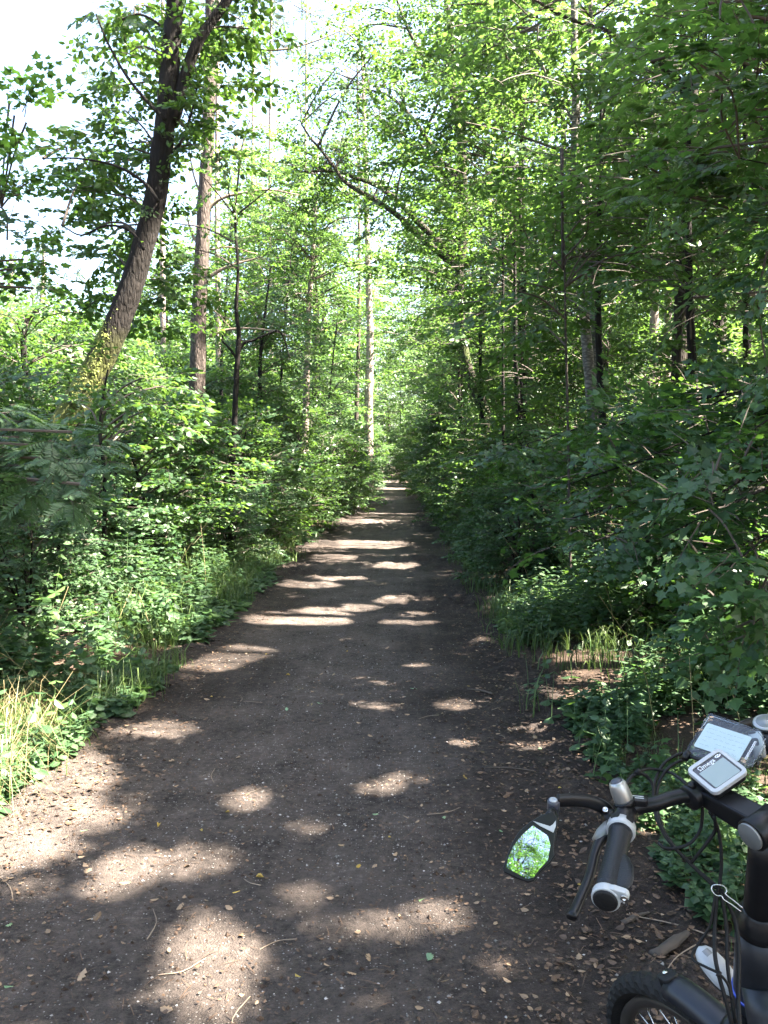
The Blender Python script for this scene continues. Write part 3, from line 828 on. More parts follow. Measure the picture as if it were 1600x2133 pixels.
# tall broadleaves whose crowns close the canopy over the path
canopy = [(6.0, 16.5, 17, 3.6), (8.6, 11.0, 19, 3.8), (9.5, 20, 19, 4.0), (5.8, 27, 17, 3.6), (10, 29, 18, 4), (4.2, 35, 17, 3.6), (8, 38, 18, 4), (6.4, 4.3, 13, 3.2), (9.5, 5.2, 20, 4.0), (12.6, 8.3, 21, 4.2), (5.2, -.6, 10, 2.8), (9.0, .6, 17, 3.8),
          (12.5, .2, 20, 4.2), (14.5, 12, 22, 4.6), (6.8, 8.0, 15, 3.2), (7.2, 6.9, 21, 3.4)]  # last one stands out of view, added to shade the leaning oak
wheres = ['tall broadleaf tree deep in the wood behind the birches', 'tall broadleaf tree behind the mossy oak', 'tall broadleaf tree deepest in the wood behind the birches', 'tall broadleaf tree beyond the arching oak', 'tall broadleaf deep in the wood beyond the arching oak',
          'tall broadleaf by the path beyond the arching oak', 'tall broadleaf far along the path, set back in the wood', 'broadleaf tree in the wood beside the bicycle', 'tall broadleaf in the wood behind the bicycle-side thicket', 'tall broadleaf far inside the wood beside the bicycle',
          'broadleaf tree in the wood next to the bicycle saddle', 'tall broadleaf in the wood level with the rear wheel', 'tall broadleaf far in the wood level with the rear wheel', 'tall broadleaf far in the wood behind the mossy oak', 'broadleaf tree among the saplings beside the bicycle', 'unseen tall slender broadleaf behind the hazel, added to shade the leaning oak']
for (x_, y_, h_, r_), lab in zip(canopy, wheres):
    ln = np.array([[x_, y_, -.15], [x_ + rng.normal(0, .1), y_, h_ * .2], [x_ + rng.normal(0, .25), y_ + rng.normal(0, .2), h_ * .45], [x_ + rng.normal(0, .4), y_ + rng.normal(0, .3), h_ * .75], [x_ + rng.normal(0, .4), y_, h_ * .95]])
    cl = np.vstack([clusters(np.array([x_, y_, h_ * .66]), np.array([r_, r_, h_ * .34]), 80, shell=.5, gap=.24), clusters(np.array([x_ - .4, y_, h_ * .34]), np.array([r_ * .75, r_ * .75, h_ * .16]), 16)])
    near = y_ < 14
    tree('broadleaf_tree', lab, ln, [.19, .16, .13, .08, .03], 'oak_bark' if rng.random() < .5 else 'dark_bark', (), cl, (11 if near else 7) if y_ > 7 and x_ < 10 else 6, 1.0, (.72 if near else .85) if y_ > 7 and x_ < 10 else .98, 'fineoak' if rng.random() < .6 else 'beech', rng.choice(['oak_leaf', 'beech_leaf', 'light_leaf']), 'rhomb', .34, sides=10, twig_main=True)

# tall pale ash across the path, its crown filling the sky over the far path
ln = np.array([[-3.1, 25, -.15], [-3.0, 25, 4], [-2.9, 25, 6.5], [-2.7, 25, 9], [-2.6, 25, 11.5]])
tree('ash_tree', 'bright ash across the path from the arching oak, pale against the sky', ln, [.11, .10, .08, .05, .02], 'pale_bark', (), np.vstack([clusters(np.array([-2.6, 25, 9.0]), np.array([2.5, 2.2, 2.8]), 46), clusters(np.array([-3.6, 25, 7]), np.array([2.0, 1.8, 2.2]), 20)]), 8, .8, .62, 'fineoak', 'light_leaf', 'rhomb', .32, do_carve=False)
# trees whose leafy sides lean over the right edge of the path
for x_, y_, lab, c_, r_, n_, k_, lm_ in [(2.3, 15.6, 'beech that leans its layered leaves over the path before the arching oak', (1.75, 15.4, 5.4), (1.3, 1.5, 2.3), 34, 'beech', 'beech_leaf'), (2.0, 19.6, 'leafy beech at the foot of the arching oak, on its nearer side', (1.6, 19.4, 5.2), (1.4, 1.4, 2.6), 34, 'beech', 'light_leaf'),
                                         (1.9, 25.5, 'slim beech just beyond the arching oak, its leaves over the path', (1.4, 25.2, 5.6), (1.5, 1.6, 3.0), 34, 'beech', 'beech_leaf'), (2.5, 32, 'leafy hornbeam by the path far beyond the arching oak', (1.5, 32, 5.8), (1.8, 2, 3.4), 36, 'beech', 'light_leaf'),
                                         (3.4, 9.4, 'young hornbeam with bright layered leaves in front of the birches', (2.9, 9.3, 4.6), (1.3, 1.2, 1.5), 30, 'beech', 'light_leaf'), (-2.9, 33, 'leafy hornbeam by the path across from the arching oak', (-2.4, 33, 5.4), (1.6, 2, 3.2), 34, 'beech', 'light_leaf'),
        (3.0, 44, 'tall leafy lime where the path begins to bend', (2.3, 44, 11), (2.6, 2.6, 6.5), 60, 'fineoak', 'light_leaf'), (1.9, 60, 'tall lime in the outer curve of the path', (1.4, 60, 12), (3.0, 3.0, 8.5), 60, 'far', 'light_leaf'), (-.2, 74, 'tall lime closing the view at the bend of the path', (-.4, 74, 11), (3.0, 3.0, 9), 60, 'far', 'light_leaf'),
        (-2.4, 66, 'tall lime in the inner curve of the path', (-2.9, 66, 12), (2.6, 2.6, 8), 50, 'far', 'light_leaf'),
        (2.9, 11.6, 'beech with dense layered twigs hiding the foot of the birches', (2.5, 11.4, 5.6), (1.5, 1.4, 2.0), 40, 'beech', 'beech_leaf'), (4.6, 13, 'bushy beech right behind the pair of birches', (4.4, 14.6, 6.6), (1.8, 1.4, 3.2), 46, 'beech', 'beech_leaf'), (2.6, 17.2, 'dense hornbeam beside the dark upright trunk', (2.1, 17, 9.2), (1.9, 1.6, 3.6), 46, 'fineoak', 'light_leaf'),
        (-5.6, 12.4, 'dark young beech between leaning oak and red-brown pine', (-5.4, 12.2, 2.9), (1.3, 1.3, 1.4), 30, 'beech', 'oak_leaf'), (-4.3, 20, 'young hornbeam behind the red-brown pine', (-4.1, 20, 5.0), (1.5, 1.5, 3.0), 34, 'beech', 'beech_leaf'), (-6.8, 16, 'dark young oak set back behind the leaning oak', (-6.6, 15.8, 3.0), (1.6, 1.5, 1.7), 32, 'fineoak', 'oak_leaf'),
        (-3.3, 23, 'young beech behind the forked young tree', (-3.0, 23, 5.2), (1.4, 1.5, 3.0), 34, 'beech', 'oak_leaf'), (-2.9, 17.5, 'slim dark beech by the path behind the forked young tree', (-2.8, 17.5, 4.0), (1.0, 1.3, 2.2), 26, 'beech', 'beech_leaf')]:
    tree('young_tree', lab, [[x_, y_, -.15], [x_ - .05, y_, 1.5], [x_ - .2, y_, 3.5], [x_ * .5 + c_[0] * .5, y_, c_[2] + r_[2] * .8]], [.06, .055, .045, .015], 'dark_bark', (), clusters(np.array(c_), np.array(r_), n_, gap=.3 if y_ < 40 else .2), 7 if y_ < 40 else 10, .5 if y_ < 40 else 1.0, .55 if y_ < 40 else .95, k_, lm_, 'rhomb', .32, flat=.3, br=.004, cap=.02, do_carve='thin')
# near maple beside the bicycle: its boughs hang into the view
b0 = np.array([3.4, 5.45, -.15])
tk = [b0, b0 + [0, 0, 1.2], b0 + [-.05, .1, 2.6], b0 + [0, .1, 4.2], b0 + [.1, 0, 6.5]]
bl = []
ends = []
for px_, py_, yy in [(1240, 905, 6.4), (1080, 930, 7.2), (1180, 1010, 5.6), (1330, 960, 5.0), (1380, 1120, 4.2), (1230, 1130, 5.2), (1480, 1040, 3.9), (1520, 1180, 3.7), (1330, 1230, 4.6), (1440, 1240, 4.3), (1560, 900, 4.0), (1450, 860, 4.8), (1120, 1100, 6.2), (1570, 1300, 3.9)]:
    e = at(px_, py_, yy)
    s = b0 + np.array([0, 0, min(max(e[2] + .5, .8), 3.4)])
    bl.append((np.array([s, s * .6 + e * .4 + [0, 0, .16], s * .2 + e * .8 + [0, 0, .08], e]), .014, .003))
    for k in range(8):
        f = rng.uniform(.35, 1.02)
        ends.append(s * (1 - f) + e * f + rng.normal(0, .16, 3) * np.array([1, 1, .5]) + np.array([0, 0, .05]))
for px_, py_, yy in [(1500, 40, 4.8), (1590, 130, 4.4), (1600, 420, 4.2), (1540, 330, 4.8)]:
    e = at(px_, py_, yy)
    s = b0 + np.array([0, .05, 3.0 + .25 * (e[2] - 3)])
    bl.append((np.array([s, s * .55 + e * .45 + [0, 0, .2], e]), .016, .003))
    for k in range(5):
        f = rng.uniform(.55, 1.03)
        ends.append(s * (1 - f) + e * f + rng.normal(0, .18, 3))
ends = np.array(ends)
tree('maple_tree', 'maple beside the bicycle whose boughs of dark lobed leaves hang into the view', tk, [.09, .08, .07, .05, .02], 'dark_bark', bl, ends, 6, .22, .32, 'maple', 'maple_leaf', 'maple', .36, do_carve='thin', singles=300, droop=.25, br=.003, cap=.006)
# hazel with broad sunlit leaves over the maple
b0 = np.array([4.9, 7.2, -.15])
hz = [b0, b0 + [0, 0, 1.5], b0 + [-.1, .1, 3.0], b0 + [-.2, 0, 4.6], b0 + [-.2, -.1, 6.2]]
pe = np.vstack([px_line([(rng.uniform(1290, 1640), rng.uniform(-60, 250))], rng.uniform(5.6, 7.6)) for k in range(32)] + [px_line([(rng.uniform(1420, 1660), rng.uniform(300, 700))], rng.uniform(6.2, 8.0)) for k in range(9)] + [clusters(b0 + [0, 0, 6.3], np.array([1.6, 1.5, 1.2]), 14)])
tree('hazel_tree', 'hazel with broad leaves that glow in the sun above the maple', hz, [.08, .07, .06, .04, .015], 'dark_bark', (), pe, 4, .32, .46, 'maple', 'light_leaf', 'ovate', .36, do_carve='thin', singles=300, br=.003, cap=.012)
# rowan with compound leaves, upper right
b0 = np.array([3.6, 6.2, -.1])
pe = np.vstack([px_line([(p_[0], p_[1])], 5.6 + rng.uniform(-.5, .5)) for p_ in [(1330, 330), (1400, 320), (1470, 345), (1540, 340), (1370, 390), (1450, 410), (1580, 390), (1520, 460), (1600, 500), (1560, 560), (1600, 640)]])
tree('rowan_tree', 'rowan with feathery compound leaves above the maple boughs', [b0, b0 + [0, -.1, 1.6], b0 + [-.1, -.2, 3.0], b0 + [-.3, -.3, 4.6]], [.05, .045, .035, .012], 'dark_bark', (), pe, 6, .28, .22, 'pinnate', 'beech_leaf', 'ovate', .2, br=.003, cap=.007, do_carve='thin', twig_main=False)
b0 = np.array([-4.1, 5.4, -.1])
pe = np.vstack([px_line([(p_[0], p_[1])], 5.2 + rng.uniform(-.5, .5)) for p_ in [(40, 910), (110, 930), (170, 960), (60, 970), (130, 1000), (20, 860), (90, 880), (-40, 930), (180, 1010), (30, 1020), (150, 900), (-60, 1000), (60, 1050)]])
tree('rowan_tree', 'feathery rowan bush at the foot of the leaning oak', [b0, b0 + [.1, 0, .6], b0 + [.2, -.1, 1.2], b0 + [.3, -.2, 1.8]], [.03, .025, .02, .01], 'dark_bark', (), pe, 7, .24, .19, 'pinnate', 'nettle_leaf', 'ovate', .2, br=.003, cap=.007, do_carve=False, twig_main=False)

# trees behind the viewer, which the mirror shows
for (x_, y_, h_, r_), lab in zip([(-2.0, -3.8, 11.5, 2.3), (1.6, -6.2, 12, 2.8), (-1.8, -10.5, 16, 3.8), (-6.0, -8.5, 14, 3.4)], ['broadleaf tree behind the viewer that the bicycle mirror reflects', 'tall broadleaf behind the bicycle, reflected high in the mirror', 'tall broadleaf farther back along the path, reflected in the mirror', 'tall broadleaf behind the viewer, set back across the path']):
    ln = np.array([[x_, y_, -.15], [x_, y_, h_ * .2], [x_ + .1, y_ + .1, h_ * .5], [x_, y_, h_ * .95]])
    cl = clusters(np.array([x_, y_, h_ * .66]), np.array([r_, r_, h_ * .32]), 54 if y_ > -4 else 60, shell=.45, gap=.2)
    tree('broadleaf_tree', lab, ln, [.18, .15, .10, .03], 'oak_bark', (), cl, 7, .9, .56, 'fineoak', 'maple_leaf', 'rhomb', .34, sides=10, do_carve=False)

LEFT_MARKS = [('the leaning oak', -3.8, 9), ('the red-brown pine', -3.7, 15), ('the forked young tree', -2.5, 12), ('the thin dark sapling', -2.9, 8), ('the pale pine at the path edge', -1.85, 42), ('the feathery rowan bush', -4.1, 5.4), ('the slender pale pine', -7.6, 26), ('the slim pale trunk', -6.5, 40)]
RIGHT_MARKS = [('the mossy oak', 3.8, 11), ('the pair of birches', 3.0, 13.6), ('the arching oak', 2.1, 21), ('the dark upright trunk', 2.7, 18), ('the thin pale sapling stem', 1.8, 9), ('the thin trunk close to the path', 1.9, 27), ('the maple', 3.4, 5.4), ('the hazel', 4.9, 7.2), ('the pale trunk by the mossy oak', 6.8, 21)]
LABELS = {}
def whereabouts(kind, x, y):
    ms = LEFT_MARKS if x < path_x(y) else RIGHT_MARKS
    best = None
    for nm, a, b in sorted(ms, key=lambda m: math.hypot(m[1] - x, m[2] - y)):
        dx_, dy_ = abs(x - path_x(y)) - abs(a - path_x(b)), y - b
        far_ = ' well' if math.hypot(dx_, dy_) > 7 else ' just'
        if abs(dy_) > abs(dx_):
            rel = far_ + (' behind ' if dy_ > 0 else ' in front of ')
        else:
            rel = ' deeper in the wood than ' if dx_ > 0 else ' between the path and '
        l = kind + rel + nm
        best = best or l
        if l not in LABELS:
            break
    else:
        l = best
    LABELS[l] = LABELS.get(l, 0) + 1
    return l

# ------------------------------------------------------------------ background trees: a few kinds, copied
def copy_thing(src, loc, rz, sc, label=None, group=None):
    c = src.copy()
    COL.objects.link(c)
    c.location, c.rotation_euler, c.scale = loc, (0, 0, rz), (sc, sc, sc)
    if label:
        c['label'] = label
    if group:
        c['group'] = group
    for ch in src.children:
        d = ch.copy()
        COL.objects.link(d)
        d.parent = c
        for ch2 in ch.children:
            e = ch2.copy()
            COL.objects.link(e)
            e.parent = d
    return c

protos = []
for i, (h_, r_, lm) in enumerate([(15, 3.4, 'oak_leaf'), (13, 2.8, 'light_leaf'), (17, 3.2, 'light_leaf'), (9, 2.4, 'beech_leaf')]):
    ln = np.array([[0, 0, -.2], [.1, 0, h_ * .2], [-.1, .2, h_ * .45], [.2, 0, h_ * .7], [0, 0, h_ * .95]])
    cl = np.vstack([clusters(np.array([0, 0, h_ * .64]), np.array([r_, r_, h_ * .36]), 46, shell=.5), clusters(np.array([0, 0, h_ * .26]), np.array([r_ * .7, r_ * .7, h_ * .12]), 9)])
    protos.append(tree('woodland_tree', 'leafy woodland tree far behind the thicket', ln, [.2, .17, .14, .09, .03], ['dark_bark', 'pine_bark', 'oak_bark', 'dark_bark'][i], (), cl, 7, 1.05, 1.0, 'far', lm, 'rhomb', .32, do_carve=False, sides=8, twigs=False))
spots = []
for k in range(400):
    y_ = rng.uniform(26, 120)
    x_ = rng.uniform(-.55, .55) * y_ + rng.normal(0, 1)
    off = x_ - path_x(y_)
    sky_gap = (x_ / y_ < -0.30)                       # the open sky over the low trees on the left
    if abs(off) < 3.4 or any((x_ - a) ** 2 + (y_ - b) ** 2 < 4.2 ** 2 for a, b, _g in spots):
        continue
    spots.append((x_, y_, sky_gap))
spots = sorted(spots, key=lambda s: s[1])[:95]
spots += [(path_x(92) + 1.2, 96, False), (path_x(100) - 5, 108, False), (path_x(92) + 4, 104, False), (-3.5, 98, False), (2.5, 90, False), (-9, 115, False)]
used = set()
for k, (x_, y_, gap_) in enumerate(spots):
    p = 3 if gap_ else int(rng.integers(0, 4))
    off = x_ - path_x(y_)
    side = 'across the path from the bicycle' if off < 0 else 'on the bicycle\'s side'
    lab = whereabouts(['round leafy tree', 'pale green tree', 'tall pale green tree', 'low leafy tree'][p], x_, y_) if y_ < 60 else 'distant woodland tree where the path fades out'
    grp = ('far trees %s' % side) if y_ < 60 else 'distant trees at the end of the path'
    loc, rz, sc = (x_, y_, 0), rng.uniform(0, 6.28), rng.uniform(.8, 1.15) * (.85 if gap_ else 1)
    if p not in used:
        used.add(p)
        o = protos[p]
        o.location, o.rotation_euler, o.scale = loc, (0, 0, rz), (sc,) * 3
        o['label'], o['group'] = lab, grp
    else:
        copy_thing(protos[p], loc, rz, sc, lab, grp)

# ------------------------------------------------------------------ shrubs and saplings of the thicket
def shrub_parts(h, w, kind, lm, blade, bw, size, ns, ncl, low=.12, stems=5, at_=None):
    base = np.zeros(3) if at_ is None else np.array([at_[0], at_[1], 0.])
    lines = []
    for k in range(stems):
        a = rng.uniform(0, 6.28)
        e = np.array([math.cos(a) * w * rng.uniform(.2, .75), math.sin(a) * w * rng.uniform(.2, .75), h * rng.uniform(.65, 1.0)])
        lines.append(np.array([[rng.normal(0, .06), rng.normal(0, .06), -.08], e * [.25, .25, .4], e * [.6, .6, .75], e]))
    cl = []
    for k in range(ncl):
        z = h * rng.uniform(low, 1.0)
        rr = w * math.sqrt(rng.uniform(.05, 1)) * math.sqrt(max(.15, 1 - (z / h) ** 2.2)) * (0.72 + .28 * min(1, z / (.35 * h)))
        a = rng.uniform(0, 6.28)
        cl.append([math.cos(a) * rr, math.sin(a) * rr, z])
    wood, leaf = grow(base, [l + base for l in lines], np.array(cl) + base, ns, .22 + .05 * h, size, SPR[kind], blade, bw, False if at_ is None else 'thin', flat=.4, br=.006, droop=.12, twig_main=True, outward=1.2, cap=.03)
    sg = Geo()
    for l in lines:
        tube(sg, smooth_path(l, 4), [.022 + .004 * h, .008], 6, .05)
    return sg.mesh('stem', M['dark_bark'], True), wood.mesh('branches', M['twig']), leaf.mesh('foliage', M[lm])
def shrub(x, y, parts, rz, sc, label, group, name='shrub', cat='shrub'):
    t = thing(name, label, cat, (x, y, 0), rz, group)
    t.scale = (sc, sc, sc)
    for nm, me in zip(('stem', 'branches', 'foliage'), parts):
        put(nm, me, t, kind=None if nm == 'stem' else 'stuff')
    return t
KINDS = [(2.2, 1.15, 'bush', 'beech_leaf', 'ovate', .31, .42, 5, 62, .12, 5), (2.2, 1.1, 'beech', 'beech_leaf', 'ovate', .30, .48, 5, 58, .12, 5), (2.4, 1.1, 'bush', 'nettle_leaf', 'ovate', .33, .42, 5, 58, .12, 5),
         (2.2, 1.2, 'fine', 'oak_leaf', 'rhomb', .30, .46, 5, 60, .12, 5), (4.2, 1.8, 'beech', 'beech_leaf', 'rhomb', .31, .60, 6, 84, .12, 4), (4.2, 1.7, 'bush', 'light_leaf', 'rhomb', .31, .56, 6, 80, .12, 4), (4.2, 1.8, 'fineoak', 'oak_leaf', 'rhomb', .31, .60, 6, 84, .12, 4)]
shared = [shrub_parts(*k[:4], 'rhomb', .36, *k[6:]) for k in KINDS]
right = [(2.5, 7.6, 1.6, 0), (3.6, 8.6, 2.7, 1), (2.5, 10.2, 1.8, 1), (3.7, 11.3, 3.0, 5), (2.3, 13.2, 1.8, 1), (3.1, 15.2, 4.0, 4), (2.2, 17, 2.3, 0), (3.4, 19, 4.6, 6), (2.1, 21.5, 3.2, 5), (3.6, 24.5, 5, 4), (2.1, 28, 3.9, 6), (3.8, 31, 5, 5), (2.4, 35, 4.6, 4),
         (1.9, 42, 4.8, 6), (4.6, 6.8, 2.2, 3), (5.0, 9.6, 3.0, 4), (5.6, 13.6, 3.4, 5), (6.2, 18, 4.4, 4), (1.7, 49, 5, 5), (1.5, 10.5, .95, 2), (1.5, 13.5, 1.1, 2), (1.5, 16, 1.2, 0), (1.5, 20, 1.4, 2), (1.45, 25, 1.6, 3), (1.4, 31, 1.8, 2), (3.6, 5.6, 1.5, 1), (4.8, 4.6, 2.0, 0),
         (1.2, 38, 1.8, 0), (1.0, 57, 4.5, 6), (4.4, 44, 5.5, 4), (-.3, 68, 4.5, 5), (7.2, 12, 3.6, 5), (7.8, 15.5, 4, 5)]
left = [(-4.7, 7.0, 2.2, 0), (-3.4, 8.0, 1.75, 2), (-5.2, 10, 2.7, 1), (-3.3, 10.8, 2.3, 0), (-4.8, 13.4, 3.1, 5), (-3.0, 14.4, 2.5, 1), (-4.5, 17.2, 3.6, 4), (-3.0, 18.6, 2.7, 3), (-4.4, 22.5, 3.9, 5), (-2.1, 25, 2.5, 3), (-3.4, 27, 3.4, 4), (-2.8, 31, 3.0, 1), (-4.3, 34, 4.4, 6),
        (-2.7, 38, 2.6, 0), (-2.9, 46, 3.8, 5), (-6.7, 9.2, 2.9, 3), (-7.2, 13, 3.9, 4), (-6.7, 18, 4.4, 5), (-8.8, 17, 4.8, 6), (-2.6, 12.2, 1.15, 2), (-2.6, 16.5, 1.3, 2), (-2.5, 21.5, 1.5, 0), (-2.5, 28.5, 1.6, 2), (-2.4, 35, 1.6, 3), (-3.0, 6.4, 1.15, 2), (-3.9, 5.8, 1.25, 0),
        (-2.6, 54, 4.2, 4), (-3.2, 62, 4.5, 6), (-4.8, 70, 5, 5), (-9.5, 12, 4.4, 6), (-10.5, 21, 5.5, 4), (-7.5, 25, 5, 6), (-12, 27, 6, 5), (-5.6, 29, 5, 4), (-8, 33, 6, 5)]
for lst, where in ((right, 'beneath the trees on the bicycle\'s side'), (left, 'in the thicket across the path from the bicycle')):
    for x_, y_, h_, k_ in lst:
        k_ = int(k_)
        h0 = KINDS[k_][0]
        own = x_ > 0 and y_ < 26
        parts = shrub_parts(h_, KINDS[k_][1] * h_ / h0, *KINDS[k_][2:4], 'rhomb' if y_ > 7 else KINDS[k_][4], KINDS[k_][5], KINDS[k_][6] * (h_ / h0) ** .5, *KINDS[k_][7:], at_=(x_, y_)) if own else shared[k_]
        kind_ = ['broad-leaved green shrub', 'layered beech sapling', 'fresh green leafy shrub', 'small-leaved dark shrub', 'tall layered beech sapling', 'tall pale green shrub', 'tall dark oak sapling'][k_]
        shrub(x_, y_, parts, 0.0 if own else rng.uniform(0, 6.28), 1.0 if own else h_ / h0, whereabouts(kind_, x_, y_), '%ss %s' % (kind_, where), 'sapling_tree' if 'sapling' in kind_ else 'shrub', 'sapling' if 'sapling' in kind_ else 'shrub')

# ------------------------------------------------------------------ ground, path
def noise_h(x, y):
    return .05 * (vnoise(x, y, 1.7, 8) - .5) + .03 * (vnoise(x, y, .5, 9) - .5)
def ground_h(x, y):
    off = np.abs(x - path_x(y))
    bank = np.clip((off - 1.35) / 1.2, 0, 1)
    return bank * (0.05 + 1.6 * noise_h(x, y)) - 0.06 * (1 - np.clip((off - 1.15) / .5, 0, 1))
def grid_mesh(name, xs, ys, hf, material, warp=None):
    X, Yg = np.meshgrid(xs, ys)
    if warp is not None:
        X = X + warp(Yg)
    Z = hf(X, Yg)
    V = np.stack([X, Yg, Z], -1).reshape(-1, 3)
    idx = np.arange(X.size).reshape(X.shape)
    f = np.stack([idx[:-1, :-1], idx[:-1, 1:], idx[1:, 1:], idx[1:, :-1]], -1).reshape(-1, 4)
    g = Geo()
    g.add(V, [f])
    return g.mesh(name, material, True)

def soil_mat(name, stops, grav=0.0, bump=.6):
    m, nt, p = mat(name)
    p.inputs['Roughness'].default_value = .92
    p.inputs['Specular IOR Level'].default_value = .25
    tc = N(nt, 'ShaderNodeTexCoord')
    n1 = N(nt, 'ShaderNodeTexNoise', i_Scale=2.2, i_Detail=8.0, i_Roughness=.7)
    n2 = N(nt, 'ShaderNodeTexNoise', i_Scale=30.0, i_Detail=8.0, i_Roughness=.8)
    for n_ in (n1, n2):
        L(nt, tc.outputs['Object'], n_.inputs['Vector'])
    mx = N(nt, 'ShaderNodeMix', data_type='FLOAT')
    mx.inputs['Factor'].default_value = .55
    L(nt, n1.outputs['Fac'], mx.inputs[2])
    L(nt, n2.outputs['Fac'], mx.inputs[3])
    if grav:                                     # long faint streaks of the wheels that pass
        mpz = N(nt, 'ShaderNodeMapping')
        mpz.inputs['Scale'].default_value = (7.0, .35, 1)
        L(nt, tc.outputs['Object'], mpz.inputs[0])
        n4 = N(nt, 'ShaderNodeTexNoise', i_Scale=1.0, i_Detail=4.0, i_Roughness=.6)
        L(nt, mpz.outputs[0], n4.inputs['Vector'])
        mx2 = N(nt, 'ShaderNodeMix', data_type='FLOAT')
        mx2.inputs['Factor'].default_value = .14
        L(nt, mx.outputs[0], mx2.inputs[2])
        L(nt, n4.outputs['Fac'], mx2.inputs[3])
        mx = mx2
    rp = ramp(nt, stops, mx.outputs[0])
    col = rp.outputs[0]
    if grav:
        vo = N(nt, 'ShaderNodeTexVoronoi', i_Scale=95.0)
        L(nt, tc.outputs['Object'], vo.inputs['Vector'])
        sep = N(nt, 'ShaderNodeSeparateColor')
        L(nt, vo.outputs['Color'], sep.inputs[0])
        pick = ramp(nt, [(.80, (0, 0, 0)), (.84, (1, 1, 1))], sep.outputs[0])
        dd = ramp(nt, [(.20, (1, 1, 1)), (.32, (0, 0, 0))], vo.outputs['Distance'])
        a = N(nt, 'ShaderNodeAttribute', attribute_name='gravel')
        mu = N(nt, 'ShaderNodeMath', operation='MULTIPLY')
        L(nt, pick.outputs[0], mu.inputs[0])
        L(nt, dd.outputs[0], mu.inputs[1])
        mu2 = N(nt, 'ShaderNodeMath', operation='MULTIPLY')
        L(nt, mu.outputs[0], mu2.inputs[0])
        L(nt, a.outputs['Fac'], mu2.inputs[1])
        # gravelly crown of the path is greyer and lighter than its humus margins
        mixg = N(nt, 'ShaderNodeMix', data_type='RGBA')
        L(nt, a.outputs['Fac'], mixg.inputs['Factor'])
        L(nt, col, mixg.inputs[6])
        gr = ramp(nt, [(.40, (.024, .0188, .0164)), (.49, (.074, .060, .052)), (.55, (.098, .079, .068)), (.62, (.175, .140, .120))], mx.outputs[0])
        L(nt, gr.outputs[0], mixg.inputs[7])
        mixs = N(nt, 'ShaderNodeMix', data_type='RGBA')
        L(nt, mu2.outputs[0], mixs.inputs['Factor'])
        L(nt, mixg.outputs[2], mixs.inputs[6])
        sc_ = ramp(nt, [(0, (.14, .13, .12)), (1, (.38, .35, .32))], sep.outputs[1])
        L(nt, sc_.outputs[0], mixs.inputs[7])
        col = mixs.outputs[2]
    L(nt, col, p.inputs['Base Color'])
    ad = N(nt, 'ShaderNodeMath', operation='ADD')
    L(nt, n2.outputs['Fac'], ad.inputs[0])
    n3 = N(nt, 'ShaderNodeTexNoise', i_Scale=160.0, i_Detail=4.0)
    L(nt, tc.outputs['Object'], n3.inputs['Vector'])
    L(nt, n3.outputs['Fac'], ad.inputs[1])
    b = N(nt, 'ShaderNodeBump', i_Strength=bump, i_Distance=.022)
    L(nt, ad.outputs[0], b.inputs['Height'])
    L(nt, b.outputs[0], p.inputs['Normal'])
    return m
M['soil'] = soil_mat('soil', [(.3, (.018, .012, .009)), (.5, (.045, .030, .021)), (.7, (.090, .060, .040))])
M['path_soil'] = soil_mat('path_soil', [(.40, (.010, .0078, .0068)), (.49, (.032, .024, .020)), (.54, (.045, .034, .028)), (.62, (.105, .078, .062))], grav=1.0, bump=1.0)

xs = np.unique(np.concatenate([-np.geomspace(9, 400, 16)[::-1], np.arange(-9, 9.01, .3), np.geomspace(9, 400, 16)]))
ys = np.unique(np.concatenate([-np.geomspace(6, 200, 12)[::-1], np.arange(-6, 30, .3), np.arange(30, 120, 1.5), np.geomspace(120, 500, 10)]))
put('ground', grid_mesh('ground', xs, ys, ground_h, M['soil'], path_x), kind='structure')
def path_h(x, y):
    o = x - path_x(y)
    z = .012 + .016 * (vnoise(x, y, .45, 21) - .5) + .010 * (vnoise(x, y, .13, 22) - .5) + .007 * (vnoise(x, y, .05, 23) - .5)
    z = z - .020 * np.exp(-((o - .1) / .16) ** 2) * (.5 + vnoise(x, y, 2.5, 24)) * .6
    edge = np.clip((np.abs(o) - 1.0) / .5, 0, 1)
    clod = .10 * np.clip(vnoise(x, y, .22, 31) - .42, 0, 1) + .05 * np.clip(vnoise(x, y, .08, 32) - .4, 0, 1)
    z = z + clod * np.clip(edge * 1.6, 0, 1) * (1 - np.clip((np.abs(o) - 1.35) / .4, 0, 1))
    for cx_, cy_, r_ in ((.38, 13.4, .75), (-1.35, 19.5, 1.2), (.45, 21, 1.3), (-1.5, 12.0, .7), (.5, 9.4, .6)):  # churned mud at the margins
        k = np.exp(-((x - cx_) ** 2 + ((y - cy_) * .8) ** 2) / r_ ** 2)
        z = z + k * (.12 * (vnoise(x, y, .16, 41) - .4) + .06 * (vnoise(x, y, .07, 42) - .4))
    return z - .16 * np.clip((np.abs(o) - 1.45) / .35, 0, 1) ** 2
def path_sheet(name, x0, x1, dx, y0, y1, ny):
    xs_ = np.arange(x0, x1 + dx / 2, dx)
    ys_ = y0 * (y1 / y0) ** np.linspace(0, 1, ny) if y0 > 0 else np.linspace(y0, y1, ny)
    me = grid_mesh(name, xs_, ys_, path_h, M['path_soil'], path_x)
    co = np.zeros(len(me.vertices) * 3, np.float32)
    me.vertices.foreach_get('co', co)
    co = co.reshape(-1, 3)
    o = co[:, 0] - path_x(co[:, 1])
    wob = .55 * (vnoise(co[:, 0], co[:, 1], .9, 51) - .5) + .30 * (vnoise(co[:, 0], co[:, 1], .25, 52) - .5)
    gv = np.clip((.98 - np.abs(o + .05) + wob) / .45, 0, 1)
    a = me.attributes.new('gravel', 'FLOAT', 'POINT')
    a.data.foreach_set('value', gv.astype(np.float32))
    return me
